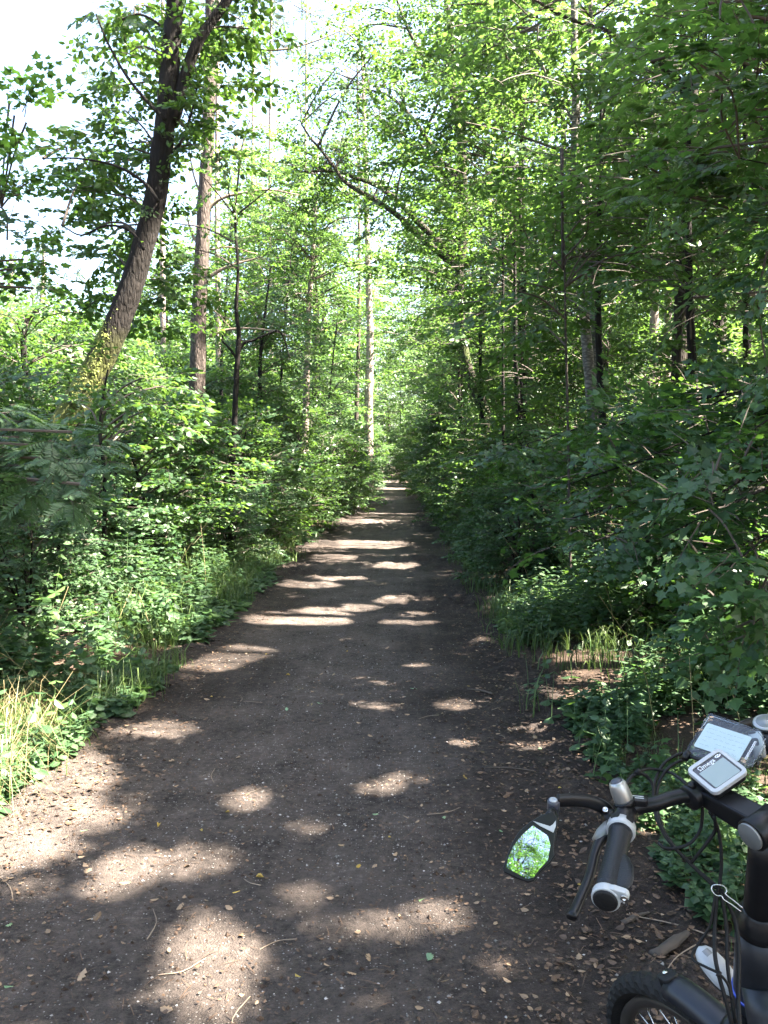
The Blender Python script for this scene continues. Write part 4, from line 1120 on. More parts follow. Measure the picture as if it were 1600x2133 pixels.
ysall = np.concatenate([np.arange(-3, 1.4, .12), 1.4 * (130 / 1.4) ** np.linspace(0, 1, 620)])
xs_ = np.arange(-1.85, 1.86, .028)
me = grid_mesh('path', xs_, ysall, path_h, M['path_soil'], path_x)
co = np.zeros(len(me.vertices) * 3, np.float32)
me.vertices.foreach_get('co', co)
co = co.reshape(-1, 3)
o_ = co[:, 0] - path_x(co[:, 1])
dry_lit_ = np.exp(-((co[:, 0] + 1.75) ** 2 + ((co[:, 1] - 3.3) * .7) ** 2) / .9)     # dry ground at the left margin, colour also lightened to boost the sun patch
gv = np.clip(1.6 * dry_lit_ + (.95 - np.abs(o_ + .05) + .55 * (vnoise(co[:, 0], co[:, 1], .9, 51) - .5) + .3 * (vnoise(co[:, 0], co[:, 1], .25, 52) - .5)) / .5, 0, 1)
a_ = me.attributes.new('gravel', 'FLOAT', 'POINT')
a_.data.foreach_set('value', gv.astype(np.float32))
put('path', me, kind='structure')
def zat(x, y):
    x, y = np.atleast_1d(x).astype(float), np.atleast_1d(y).astype(float)
    return np.maximum(path_h(x, y), ground_h(x, y))

# ------------------------------------------------------------------ ground cover, grass, litter, pebbles (nobody could count them)
def herb_leaves(n, xr, yr, hmax, leaf_len, m, name, blade='rhomb', w=.32, edge=None, dens=None, hpow=1.2):
    """A carpet of leafy stems: leaves in pairs up each stem."""
    x = rng.uniform(*xr, n)
    y = np.exp(rng.uniform(math.log(yr[0]), math.log(yr[1]), n)) if yr[0] > 0 else rng.uniform(*yr, n)
    x = x + path_x(y) + .48
    k = vnoise(x, y, 1.1, 61) + .5 * vnoise(x, y, .4, 62) > (.52 if dens is None else dens)
    x, y = x[k], y[k]
    off = np.abs(x - path_x(y))
    h = hmax * rng.uniform(.35, 1, len(x)) * np.clip((off - 1.2) / 1.3, .16, 1) ** hpow * (.25 + 1.5 * vnoise(x, y, 1.5, 63) ** 1.3)
    z0 = zat(x, y)
    g = Geo()
    lean = rng.normal(0, .16, (len(x), 2))
    nl = 7
    for j in range(nl):
        t = (.25 + .75 * j / (nl - 1))
        for sg in (1, -1):
            az = rng.uniform(0, .6, len(x)) + j * 1.57 + (0 if sg > 0 else math.pi) + (x * 37 % 6.28)
            D = np.stack([np.cos(az), np.sin(az), rng.uniform(-.45, .25, len(x))], -1)
            P = np.stack([x + lean[:, 0] * h * t * t, y + lean[:, 1] * h * t * t, z0 + h * t], -1)
            blades(g, P, D, np.array([0, 0, 1.0]) + rng.normal(0, .25, (len(x), 3)), leaf_len * rng.uniform(.6, 1.2, len(x)) * (1.1 - .5 * t), blade, w)
    put(name, g.mesh(name, M[m]), kind='stuff')
herb_leaves(1300, (-5.8, -1.75), (4.2, 11), 1.05, .125, 'nettle_leaf', 'ground_cover', 'ovate', dens=.66)
herb_leaves(900, (-5.8, -1.75), (4.2, 14), .8, .075, 'beech_leaf', 'ground_cover', 'ovate', dens=.78, w=.38)
herb_leaves(700, (-4.8, -1.75), (4.0, 16), 1.1, .16, 'light_leaf', 'ground_cover', 'ovate', dens=.92, w=.26)
herb_leaves(2100, (1.0, 4.2), (1.8, 5.5), .26, .055, 'nettle_leaf', 'ground_cover', 'rhomb', dens=.55, w=.42, hpow=.4)
herb_leaves(1500, (1.05, 4.4), (1.9, 6.5), .20, .045, 'light_leaf', 'ground_cover', 'rhomb', dens=.72, w=.42, hpow=.4)
herb_leaves(700, (-3.4, -1.8), (2.6, 5.0), .45, .07, 'nettle_leaf', 'ground_cover', 'ovate', dens=.6, w=.38, hpow=.6)
herb_leaves(2400, (-6.5, -1.85), (9, 60), 1.0, .13, 'nettle_leaf', 'ground_cover')
herb_leaves(2600, (.95, 4.4), (4.6, 12), .55, .085, 'nettle_leaf', 'ground_cover', 'ovate', dens=.62, hpow=.8)
herb_leaves(1600, (.9, 2.6), (5, 30), .5, .09, 'light_leaf', 'ground_cover', 'ovate', dens=.75, hpow=.6)
herb_leaves(3600, (.95, 5.5), (9, 60), .75, .14, 'nettle_leaf', 'ground_cover')
def grass(n, fx, fy, hmin, hmax, m, name, wid=.006, lean_=.45):
    """Bent blades in loose tufts, three pieces to a blade."""
    nt_ = max(1, n // 9)
    tx, ty = fx(nt_), fy(nt_)
    k = vnoise(tx, ty, .6, 71) > .36
    tx, ty = tx[k], ty[k]
    w_ = rng.integers(0, len(tx), n)
    sp = .035 + .05 * rng.random(len(tx))
    x, y = tx[w_] + rng.normal(0, 1, n) * sp[w_], ty[w_] + rng.normal(0, 1, n) * sp[w_]
    th_ = rng.uniform(.55, 1.15, len(tx))[w_]
    z = zat(x, y)
    h = rng.uniform(hmin, hmax, n) * th_
    az = rng.uniform(0, 6.28, n) + (rng.uniform(0, 6.28, len(tx)) * .4)[w_]
    ln = (.15 + rng.uniform(.0, 1, n)) * lean_
    d = np.stack([np.cos(az), np.sin(az), np.zeros(n)], -1)
    wv = (wid * rng.uniform(.5, 1.5, n))[:, None]
    s_ = np.stack([-np.sin(az + .5), np.cos(az + .5), np.zeros(n)], -1) * wv
    B = np.stack([x, y, z - .01], -1)
    up = np.array([0, 0, 1.0])
    H, l_ = h[:, None], ln[:, None]
    A1 = B + H * (.45 * up + .10 * l_ * d)
    A2 = B + H * ((.80 - .10 * l_) * up + .42 * l_ * d)
    A3 = B + H * ((.98 - .55 * l_) * up + .95 * l_ * d)
    V = np.stack([B - s_, B + s_, A1 + s_ * .9, A1 - s_ * .9, A2 + s_ * .6, A2 - s_ * .6, A3], 1)
    i = np.arange(n)[:, None] * 7
    g = Geo()
    tn = (.6 * rng.uniform(0, 1, n) + .4 * rng.uniform(0, 1, len(tx))[w_])
    g.add(V.reshape(-1, 3), [i + [0, 1, 2, 3], i + [3, 2, 4, 5], i + [5, 4, 6]], tn)
    put(name, g.mesh(name, M[m]), kind='stuff')
U = lambda a, b: (lambda n: rng.uniform(a, b, n))
LG = lambda a, b: (lambda n: np.exp(rng.uniform(math.log(a), math.log(b), n)))
grass(2600, U(-3.2, -1.85), U(2.5, 5.2), .10, .40, 'grass_blade', 'grass', .0022, 1.3)
grass(2200, U(-3.2, -1.95), U(2.6, 4.9), .12, .50, 'straw', 'dry_grass', .0015, 1.5)
grass(4200, U(-2.6, -1.75), LG(4, 45), .08, .36, 'grass_blade', 'grass', .0035, 1.0)
grass(1500, U(-3.0, -1.85), U(7, 17), .25, .75, 'grass_blade', 'grass', .003, 1.1)
grass(5200, U(.80, 2.2), LG(5, 45), .08, .40, 'grass_blade', 'grass', .0035, 1.0)
grass(3600, U(1.15, 3.2), U(1.8, 5.0), .05, .20, 'grass_blade', 'grass', .0014, 1.2)
grass(420, U(2.6, 4.2), LG(9, 14), .5, 1.3, 'straw', 'dry_grass', .005, .8)
def litter(n, xr, yr, ln, name, m='litter', keep=None):
    x, y = rng.uniform(*xr, n), np.exp(rng.uniform(math.log(yr[0]), math.log(yr[1]), n))
    x = x + path_x(y) + .48
    if keep is not None:
        k = keep(x, y)
        x, y = x[k], y[k]
    n = len(x)
    z = zat(x, y) + .004 + rng.uniform(0, .014, n)
    az = rng.uniform(0, 6.28, n)
    g = Geo()
    blades(g, np.stack([x, y, z], -1), np.stack([np.cos(az), np.sin(az), rng.normal(0, .12, n)], -1), np.array([0, 0, 1.0]) + rng.normal(0, .3, (n, 3)), ln * rng.uniform(.5, 1.2, n), 'ovate', .3, .15)
    put(name, g.mesh(name, M[m]), kind='stuff')
margin = lambda x, y: (np.abs(x + .5) > .95 + .5 * (vnoise(x, y, .6, 81) - .5)) | (rng.random(len(x)) < .06)
litter(17000, (.2, 5.5), (1.3, 14), .030, 'leaf_litter', keep=margin)
litter(9000, (-4.5, -1.2), (1.3, 14), .032, 'leaf_litter', keep=margin)
litter(16000, (-1.9, 1.5), (1.3, 10), .017, 'leaf_crumbs', keep=lambda x, y: rng.random(len(x)) < .30 + .55 * (np.abs(x + .5) > .6))
litter(1300, (-1.9, 1.5), (1.3, 7), .028, 'leaf_crumbs', 'brown_leaf', keep=lambda x, y: rng.random(len(x)) < .20 + .5 * (np.abs(x + .5) > .7))
# needle-thin twig bits and dark crumbs of humus trodden into the surface
n = 2600
x, y = rng.uniform(-2.1, 2.6, n), np.exp(rng.uniform(math.log(1.4), math.log(9), n))
z, az, ln = zat(x, y) + .004, rng.uniform(0, 6.28, n), rng.uniform(.02, .09, n)
d = np.stack([np.cos(az), np.sin(az), rng.normal(0, .08, n)], -1) * ln[:, None]
s_ = np.stack([-np.sin(az), np.cos(az), np.zeros(n)], -1) * rng.uniform(.0006, .0016, n)[:, None]
B = np.stack([x, y, z], -1)
V = np.stack([B - d / 2 - s_, B - d / 2 + s_, B + s_ * 1.2 + [0, 0, .004], B - s_ * 1.2 + [0, 0, .004], B + d / 2], 1)
i = np.arange(n)[:, None] * 5
g = Geo()
g.add(V.reshape(-1, 3), [np.vstack([i + [0, 1, 2, 3]]), i + [3, 2, 4]], rng.random(n))
put('twig_bits', g.mesh('twig_bits', M['litter']), kind='stuff')
n = 12000
x, y = rng.uniform(-2.0, 1.9, n), np.exp(rng.uniform(math.log(1.3), math.log(11), n))
k = rng.random(n) < .25 + .75 * (np.abs(x + .48) > .75 + .5 * vnoise(x, y, .6, 93))
x, y = x[k], y[k]
n = len(x)
r_ = (.003 + .010 * rng.random(n) ** 2.5)[:, None, None]
o8 = np.array([[1, 0, 0], [0, 1, 0], [-1, 0, 0], [0, -1, 0], [0, 0, .8], [0, 0, -.7]], float)
V = o8[None] * r_ * rng.uniform(.5, 1.4, (n, 6, 1)) + np.stack([x, y, zat(x, y) + .001], -1)[:, None]
f8 = np.array([[0, 1, 4], [1, 2, 4], [2, 3, 4], [3, 0, 4], [1, 0, 5], [2, 1, 5], [3, 2, 5], [0, 3, 5]])
g = Geo()
g.add(V.reshape(-1, 3), [(f8[None] + (np.arange(n) * 6)[:, None, None]).reshape(-1, 3)], np.repeat(rng.random(n), 8))
put('soil_crumbs', g.mesh('soil_crumbs', M['soil']), kind='stuff')
# pebbles trodden into the path
n = 8500
x, y = rng.normal(-.45, .55, n).clip(-1.5, .8), np.exp(rng.uniform(math.log(1.3), math.log(16), n))
k = vnoise(x, y, .7, 91) + rng.normal(0, .15, n) > .42
x, y = x[k], y[k]
n = len(x)
r_ = (.0022 + .0055 * rng.random(n) ** 3)[:, None, None]
o8 = np.array([[1, 0, 0], [0, 1, 0], [-1, 0, 0], [0, -1, 0], [0, 0, .7], [0, 0, -.7]], float)
V = o8[None] * r_ * rng.uniform(.6, 1.3, (n, 6, 1)) + np.stack([x, y, zat(x, y) + .001], -1)[:, None]
f8 = np.array([[0, 1, 4], [1, 2, 4], [2, 3, 4], [3, 0, 4], [1, 0, 5], [2, 1, 5], [3, 2, 5], [0, 3, 5]])
g = Geo()
g.add(V.reshape(-1, 3), [(f8[None] + (np.arange(n) * 6)[:, None, None]).reshape(-1, 3)], np.repeat(rng.random(n), 8))
m, nt, p = mat('pebble')
a = N(nt, 'ShaderNodeAttribute', attribute_name='tone')
rp = ramp(nt, [(0, (.06, .055, .05)), (.6, (.17, .155, .14)), (1, (.38, .355, .33))], a.outputs['Fac'])
L(nt, rp.outputs[0], p.inputs['Base Color'])
p.inputs['Roughness'].default_value = .8
M['pebble'] = m
put('gravel', g.mesh('gravel', m), kind='stuff')

# ------------------------------------------------------------------ the damp air of the wood
def haze(density):
    x0, x1, y0, y1, z0, z1 = -420., 420., -220., 520., -1.6, 26.
    V = np.array([[x, y, z] for z in (z0, z1) for y in (y0, y1) for x in (x0, x1)])
    g = Geo()
    g.add(V, [np.array([[0, 2, 3, 1], [4, 5, 7, 6], [0, 1, 5, 4], [2, 6, 7, 3], [0, 4, 6, 2], [1, 3, 7, 5]])])
    m = bpy.data.materials.new('haze')
    m.use_nodes = True
    nt = m.node_tree
    nt.nodes.remove(nt.nodes['Principled BSDF'])
    pv = nt.nodes.new('ShaderNodeVolumePrincipled')
    pv.inputs['Color'].default_value = (.93, .96, .95, 1)
    pv.inputs['Density'].default_value = density
    pv.inputs['Anisotropy'].default_value = .3
    L(nt, pv.outputs[0], nt.nodes['Material Output'].inputs['Volume'])
    put('haze', g.mesh('haze', m), kind='stuff')
HAZE = .00013
if HAZE:
    haze(HAZE)

# ================================================================== the bicycle
BX, BY, PSI, LEAN, STEER, S_PIV, STEM_A, STEM_L, RW = 0.67588, 1.46583, -0.09469, 0.12562, 0.56585, 0.83199, 0.26056, 0.10958, 0.32313
HA = R(69)
AX = np.array([-math.cos(HA), 0, math.sin(HA)])          # steering axis, in the bicycle's own frame (x forward, y left, z up)
AN = np.array([math.sin(HA), 0, math.cos(HA)])
A0 = np.array([0, 0, RW]) - .045 * AN
def rotm(ax, a):
    ax = unit(ax)
    K = np.array([[0, -ax[2], ax[1]], [ax[2], 0, -ax[0]], [-ax[1], ax[0], 0]])
    return np.eye(3) + math.sin(a) * K + (1 - math.cos(a)) * K @ K
BM = rotm(np.array([0, 0, 1.0]), math.pi / 2 + PSI) @ rotm(np.array([1.0, 0, 0]), -LEAN)
BT = np.array([BX, BY, 0.012])
SM = rotm(AX, STEER)
st = lambda q: (np.asarray(q, float) - A0) @ SM.T + A0              # turned with the handlebar
to_bike = lambda w: (np.asarray(w, float) - BT) @ BM                # world -> bicycle frame
def at_d(px, py, d):
    return to_bike(CAM + unit(ray(px, py)) * d)
CL = A0 + AX * S_PIV + STEM_L * np.array([math.cos(STEM_A), 0, math.sin(STEM_A)])   # handlebar clamp
PV = A0 + AX * S_PIV

M['bike_black'] = plain('bike_black', (.008, .008, .009), .34, .0, .25, var=.2, bscale=120, bump=.08)
M['alu_black'] = plain('alu_black', (.010, .010, .011), .34, .3, .25, var=.2, bscale=150, bump=.05)
M['rubber'] = plain('rubber', (.008, .008, .0085), .60, 0, .25, var=.25, bscale=300, bump=.35)
M['grip_rubber'] = plain('grip_rubber', (.010, .0115, .0145), .46, 0, .3, var=.2, bscale=500, bump=.4)
M['tyre_rubber'] = plain('tyre_rubber', (.011, .0105, .010), .80, 0, .25, var=.5, bscale=200, bump=.6)
M['silver'] = plain('silver', (.33, .33, .32), .34, .7, .5, var=.08, bscale=120)
M['pale_plastic'] = plain('pale_plastic', (.36, .37, .375), .38, .1, .5, var=.06, bscale=120)
M['steel'] = plain('steel', (.55, .55, .54), .22, 1.0, .5, var=.1, bscale=120)
M['anthracite'] = plain('anthracite', (.022, .024, .029), .38, .3, .35, var=.15, bscale=200, bump=.05)
M['rim_grey'] = plain('rim_grey', (.045, .040, .036), .5, .4, var=.3, bscale=150)
M['disc_grey'] = plain('disc_grey', (.20, .205, .20), .42, .5, var=.08, bscale=200)
M['cap_blue'] = plain('cap_blue', (.035, .038, .050), .45, var=.1, bscale=100)
M['lcd'] = plain('lcd', (.20, .25, .235), .12, .0, .5, var=.05, bscale=60, coat=.6)
M['panel'] = plain('panel', (.010, .010, .012), .10, coat=.6)
M['white_print'] = plain('white_print', (.78, .79, .80), .5)
M['paper'] = plain('paper', (.76, .80, .77), .7, var=.04, bscale=80)
M['ink'] = plain('ink', (.42, .47, .47), .7)
M['decal_blue'] = plain('decal_blue', (.02, .06, .42), .35)
M['saddle_skin'] = plain('saddle_skin', (.018, .017, .017), .5, bump=.3, bscale=400)
m, nt, p = mat('mirror_glass')
p.inputs['Base Color'].default_value = (.48, .55, .63, 1)
p.inputs['Metallic'].default_value = 1
p.inputs['Roughness'].default_value = .02
M['mirror_glass'] = m
m, nt, p = mat('clear_plastic')
tb = N(nt, 'ShaderNodeBsdfTransparent')
tb.inputs['Color'].default_value = (.93, .96, .97, 1)
gl = N(nt, 'ShaderNodeBsdfGlossy')
gl.inputs['Roughness'].default_value = .05
fr = N(nt, 'ShaderNodeLayerWeight')
fr.inputs['Blend'].default_value = .20
ms = N(nt, 'ShaderNodeMixShader')
L(nt, fr.outputs['Fresnel'], ms.inputs[0])
L(nt, tb.outputs[0], ms.inputs[1])
L(nt, gl.outputs[0], ms.inputs[2])
L(nt, ms.outputs[0], nt.nodes['Material Output'].inputs['Surface'])
M['clear_plastic'] = m

bike = put('bicycle', None, label='black bicycle with mirror and display, cut off at the corner of the view', category='bicycle')
bike.matrix_world = Matrix([list(BM[i]) + [BT[i]] for i in range(3)] + [[0, 0, 0, 1]])

def part(name, g, material, parent=None, smooth=True, label=None, bevel=0.0):
    o = put(name, g.mesh(name, M[material], smooth), parent or bike, label=label)
    if bevel:
        b = o.modifiers.new('bevel', 'BEVEL')
        b.width = bevel
        b.segments = 2
        b.limit_method = 'ANGLE'
        b.angle_limit = R(40)
    return o
def lathe(g, origin, axis, prof, sides=24):
    """prof: (distance along axis, radius) pairs."""
    ax = unit(axis)
    ref = np.array([0, 0, 1.0]) if abs(ax[2]) < .9 else np.array([1.0, 0, 0])
    u_ = unit(np.cross(ax, ref))
    v_ = np.cross(ax, u_)
    a = np.linspace(0, 2 * np.pi, sides, endpoint=False)
    V = np.array([[np.asarray(origin) + ax * h + r * (math.cos(t) * u_ + math.sin(t) * v_) for t in a] for h, r in prof])
    n_ = len(prof)
    idx = np.arange(n_ * sides).reshape(n_, sides)
    g.add(V.reshape(-1, 3), [np.stack([idx[:-1], np.roll(idx[:-1], -1, 1), np.roll(idx[1:], -1, 1), idx[1:]], -1).reshape(-1, 4), idx[0][::-1][None], idx[-1][None]])
def prism(g, pts, o, ex, ey, ez, z0, z1):
    """Extrudes the outline pts (2-D, in ex, ey) from z0 to z1 along ez."""
    pts = np.asarray(pts, float)
    n_ = len(pts)
    b = np.asarray(o) + pts[:, :1] * ex + pts[:, 1:2] * ey
    V = np.vstack([b + ez * z0, b + ez * z1])
    i = np.arange(n_)
    g.add(V, [np.stack([i, (i + 1) % n_, (i + 1) % n_ + n_, i + n_], -1), i[::-1][None], (i + n_)[None]])
def rrect(w, h, r, k=5, cx=0, cy=0):
    out = []
    for sx, sy, a0 in ((1, 1, 0), (-1, 1, 90), (-1, -1, 180), (1, -1, 270)):
        for j in range(k + 1):
            a = R(a0 + 90 * j / k)
            out.append((cx + sx * (w / 2 - r) + r * math.cos(a), cy + sy * (h / 2 - r) + r * math.sin(a)))
    return np.array(out)
def text_mesh(body, size, o, ex, ey, name, material, parent, align='LEFT'):
    cu = bpy.data.curves.new('lettering', 'FONT')
    cu.body = body
    cu.size = size
    cu.align_x = align
    cu.extrude = .00015
    ob = bpy.data.objects.new('lettering', cu)
    COL.objects.link(ob)
    me = bpy.data.meshes.new_from_object(ob.evaluated_get(bpy.context.evaluated_depsgraph_get()))
    bpy.data.objects.remove(ob)
    ez = np.cross(ex, ey)
    me.transform(Matrix([[ex[i], ey[i], ez[i], o[i]] for i in range(3)] + [[0, 0, 0, 1]]))
    me.materials.clear()
    me.materials.append(M[material])
    return put(name, me, parent)

# ---- wheels
def wheel(centre, steered, label=None):
    f = st if steered else (lambda q: np.asarray(q, float))
    w = put('wheel', None, bike, label=label)
    cpt = np.array(centre, float)
    g = Geo()                                              # tyre with a worn block tread
    na, ns = 168, 14
    a = np.linspace(0, 2 * np.pi, na, endpoint=False)
    b = np.linspace(0, 2 * np.pi, ns, endpoint=False)
    rt_ = .0235
    rc_ = RW - rt_
    tread = np.where(np.cos(b) > .2, 1.0, 0.0)[None] * np.where(((np.arange(na)[:, None] + (np.arange(ns)[None] % 2) * 1) % 3) == 0, -.0040, .0006)
    rr = rt_ * np.where(np.cos(b) < -.5, .82, 1.0)[None] + tread
    V = np.stack([(rc_ + rr * np.cos(b)) * np.cos(a)[:, None], rr * np.sin(b) * 1.0, (rc_ + rr * np.cos(b)) * np.sin(a)[:, None]], -1)
    idx = np.arange(na * ns).reshape(na, ns)
    ff = np.stack([idx, np.roll(idx, -1, 1), np.roll(np.roll(idx, -1, 1), -1, 0), np.roll(idx, -1, 0)], -1).reshape(-1, 4)
    g.add(f(V.reshape(-1, 3) + cpt), [ff])
    part('tyre', g, 'tyre_rubber', w, False)
    g = Geo()
    pr = [(RW - .044, .0125), (RW - .050, .0135), (RW - .062, .010), (RW - .068, .004), (RW - .068, -.004), (RW - .062, -.010), (RW - .050, -.0135), (RW - .044, -.0125)]
    V = np.array([[(r_ * math.cos(t), y_, r_ * math.sin(t)) for r_, y_ in pr] for t in np.linspace(0, 2 * np.pi, 72, endpoint=False)])
    idx = np.arange(72 * 8).reshape(72, 8)
    g.add(f(V.reshape(-1, 3) + cpt), [np.stack([idx, np.roll(idx, -1, 1), np.roll(np.roll(idx, -1, 1), -1, 0), np.roll(idx, -1, 0)], -1).reshape(-1, 4)])
    part('rim', g, 'rim_grey', w)
    g = Geo()
    lathe(g, f(cpt + [0, -.05, 0]), f(cpt + [0, 1, 0]) - f(cpt), [(0, .008), (.012, .008), (.014, .024), (.020, .024), (.024, .016), (.076, .016), (.080, .024), (.086, .024), (.088, .008), (.1, .008)])
    part('hub', g, 'alu_black', w)
    for k in range(32):
        t0 = 2 * math.pi * k / 32
        sgn = 1 if k % 2 else -1
        t1 = t0 + (1.2 if (k // 2) % 2 else -1.2)
        g = Geo()
        tube(g, f(np.array([[.022 * math.cos(t1), sgn * .032, .022 * math.sin(t1)], [(RW - .066) * math.cos(t0), 0, (RW - .066) * math.sin(t0)]]) + cpt), .0011, 5)
        part('spoke', g, 'steel', w)
    return w
wheel((0, 0, RW), True, 'front wheel turned aside under a short mudguard')
wheel((-1.10, 0, RW), False, 'rear wheel')

# ---- front mudguard
def mudguard(f, c, a0, a1, mat_, lab=None):
    g = Geo()
    th = np.linspace(a0, a1, 40)
    cs = [(-.029, -.018), (-.026, -.004), (-.015, .004), (0, .0065), (.015, .004), (.026, -.004), (.029, -.018)]
    V = np.array([[((RW + .012 + dz) * math.cos(t), y_, (RW + .012 + dz) * math.sin(t)) for y_, dz in cs] + [((RW + .010 + dz) * math.cos(t), y_ * .95, (RW + .010 + dz) * math.sin(t)) for y_, dz in cs[::-1]] for t in th])
    n_ = 14
    idx = np.arange(len(th) * n_).reshape(-1, n_)
    g.add(f(V.reshape(-1, 3) + np.asarray(c)), [np.stack([idx[:-1], np.roll(idx[:-1], -1, 1), np.roll(idx[1:], -1, 1), idx[1:]], -1).reshape(-1, 4), idx[0][::-1][None], idx[-1][None]])
    return part('mudguard', g, mat_, label=lab)
WC = np.array([0, 0, RW])
FA = R(86)                                                # the guard's front end, just ahead of the top of the tyre
guard = mudguard(st, WC, FA, R(215), 'anthracite')
mudguard(lambda q: np.asarray(q, float), (-1.10, 0, RW), R(-15), R(200), 'anthracite')
g = Geo()
e0 = WC + (RW + .014) * np.array([math.cos(FA), 0, math.sin(FA)])
tg = np.array([math.sin(FA), 0, -math.cos(FA)])
prism(g, rrect(.034, .030, .010), st(e0 + tg * .004), SM @ np.array([0, 1.0, 0]), SM @ tg, SM @ np.array([math.cos(FA), 0, math.sin(FA)]), -.012, .008)
part('guard_clip', g, 'rubber', guard, bevel=.002)
g = Geo()
lathe(g, st(e0 + tg * .010 + np.array([math.cos(FA), 0, math.sin(FA)]) * .008), SM @ np.array([math.cos(FA), 0, math.sin(FA)]), [(0, .005), (.002, .005), (.003, .003)], 12)
part('bolt', g, 'steel', guard)

# ---- fork, head tube, stem
g = Geo()
for s_ in (1, -1):
    tube(g, st([A0 + AX * .44 + [0, s_ * .058, 0], A0 + AX * .30 + [.0, s_ * .058, 0]]), .0155, 14)
    tube(g, st(smooth_path([A0 + AX * .31 + [0, s_ * .058, 0], A0 + AX * .15 + [0.0, s_ * .058, 0], WC + [-.012, s_ * .056, .03], WC + [0, s_ * .054, 0]], 4)), [.021, .021, .017, .013], 14)
part('fork', g, 'bike_black')
g = Geo()
tube(g, st([A0 + AX * .425 + [0, y_, dz] for y_, dz in ((.078, -.006), (.05, .004), (.0, .012), (-.05, .004), (-.078, -.006))]), [.019, .024, .028, .024, .019], 12)
part('fork_crown', g, 'bike_black')
ht = [A0 + AX * s_ for s_ in (.46, .50, .57, .635)]
g = Geo()
lathe(g, ht[0], AX, [(0, .034), (.004, .0385), (.05, .037), (.10, .036), (.168, .035)], 32)
part('head_tube', g, 'anthracite')
g = Geo()
lathe(g, A0 + AX * .487, AX, [(0, .0392), (.005, .0392)], 32)
part('decal_ring', g, 'decal_blue')
g = Geo()
lathe(g, A0 + AX * .630, AX, [(0, .033), (.002, .0365), (.016, .0365), (.022, .031), (.034, .030), (.036, .026), (.040, .026)], 32)
part('headset', g, 'bike_black')
g = Geo()
lathe(g, A0 + AX * .668, AX, [(0, .023), (.003, .0245), (.06, .022), (.10, .0205), (.145, .020)], 28)
part('steerer', g, 'bike_black')
sd = np.array([math.cos(STEM_A), 0, math.sin(STEM_A)])
sn = np.array([-math.sin(STEM_A), 0, math.cos(STEM_A)])
stem = part('stem', (lambda g: (prism(g, [(-.003, -.017), (.07, -.016), (STEM_L - .008, -.013), (STEM_L - .008, .013), (.07, .0155), (-.003, .021)], st(PV), SM @ sd, SM @ sn, -(SM @ np.array([0, 1.0, 0])), -.0185, .0185), g)[1])(Geo()), 'alu_black', None, False, None, .004)
g = Geo()
lathe(g, st(PV + [0, -.026, 0]), SM @ np.array([0, 1.0, 0]), [(0, .021), (.002, .0235), (.050, .0235), (.052, .0215)], 28)
part('knuckle', g, 'bike_black', stem)
for s_ in (1, -1):
    g = Geo()
    lathe(g, st(PV + [0, s_ * .0262, 0]), SM @ np.array([0, s_ * 1.0, 0]), [(0, .0195), (.003, .0195), (.0036, .0187)], 32)
    part('end_disc', g, 'disc_grey', stem)

# ---- handlebar
half = np.array([(.000, .000, .0), (.002, .018, .0), (.012, .034, .003), (.020, .052, .004), (.026, .072, .005), (.036, .090, .007), (.041, .106, .008), (.036, .124, .007), (.018, .148, .003), (-.026, .202, -.005), (-.070, .256, -.012)])
other = half * [1, -1, 1]
g = Geo()
tube(g, st(smooth_path(np.vstack([other[::-1][:-1], half]), 5) + CL), .0112, 16)
bar = part('handlebar', g, 'alu_black')
g = Geo()
tube(g, st([CL + [0, y_, 0] for y_ in (-.030, -.028, .028, .030)]), [.017, .0195, .0195, .017], 20)
for k in (-1, 1):
    tube(g, st([CL + [.004, k * .022, .016], CL + [-.012, k * .022, .021]]), .0045, 8)
part('bar_clamp', g, 'bike_black')

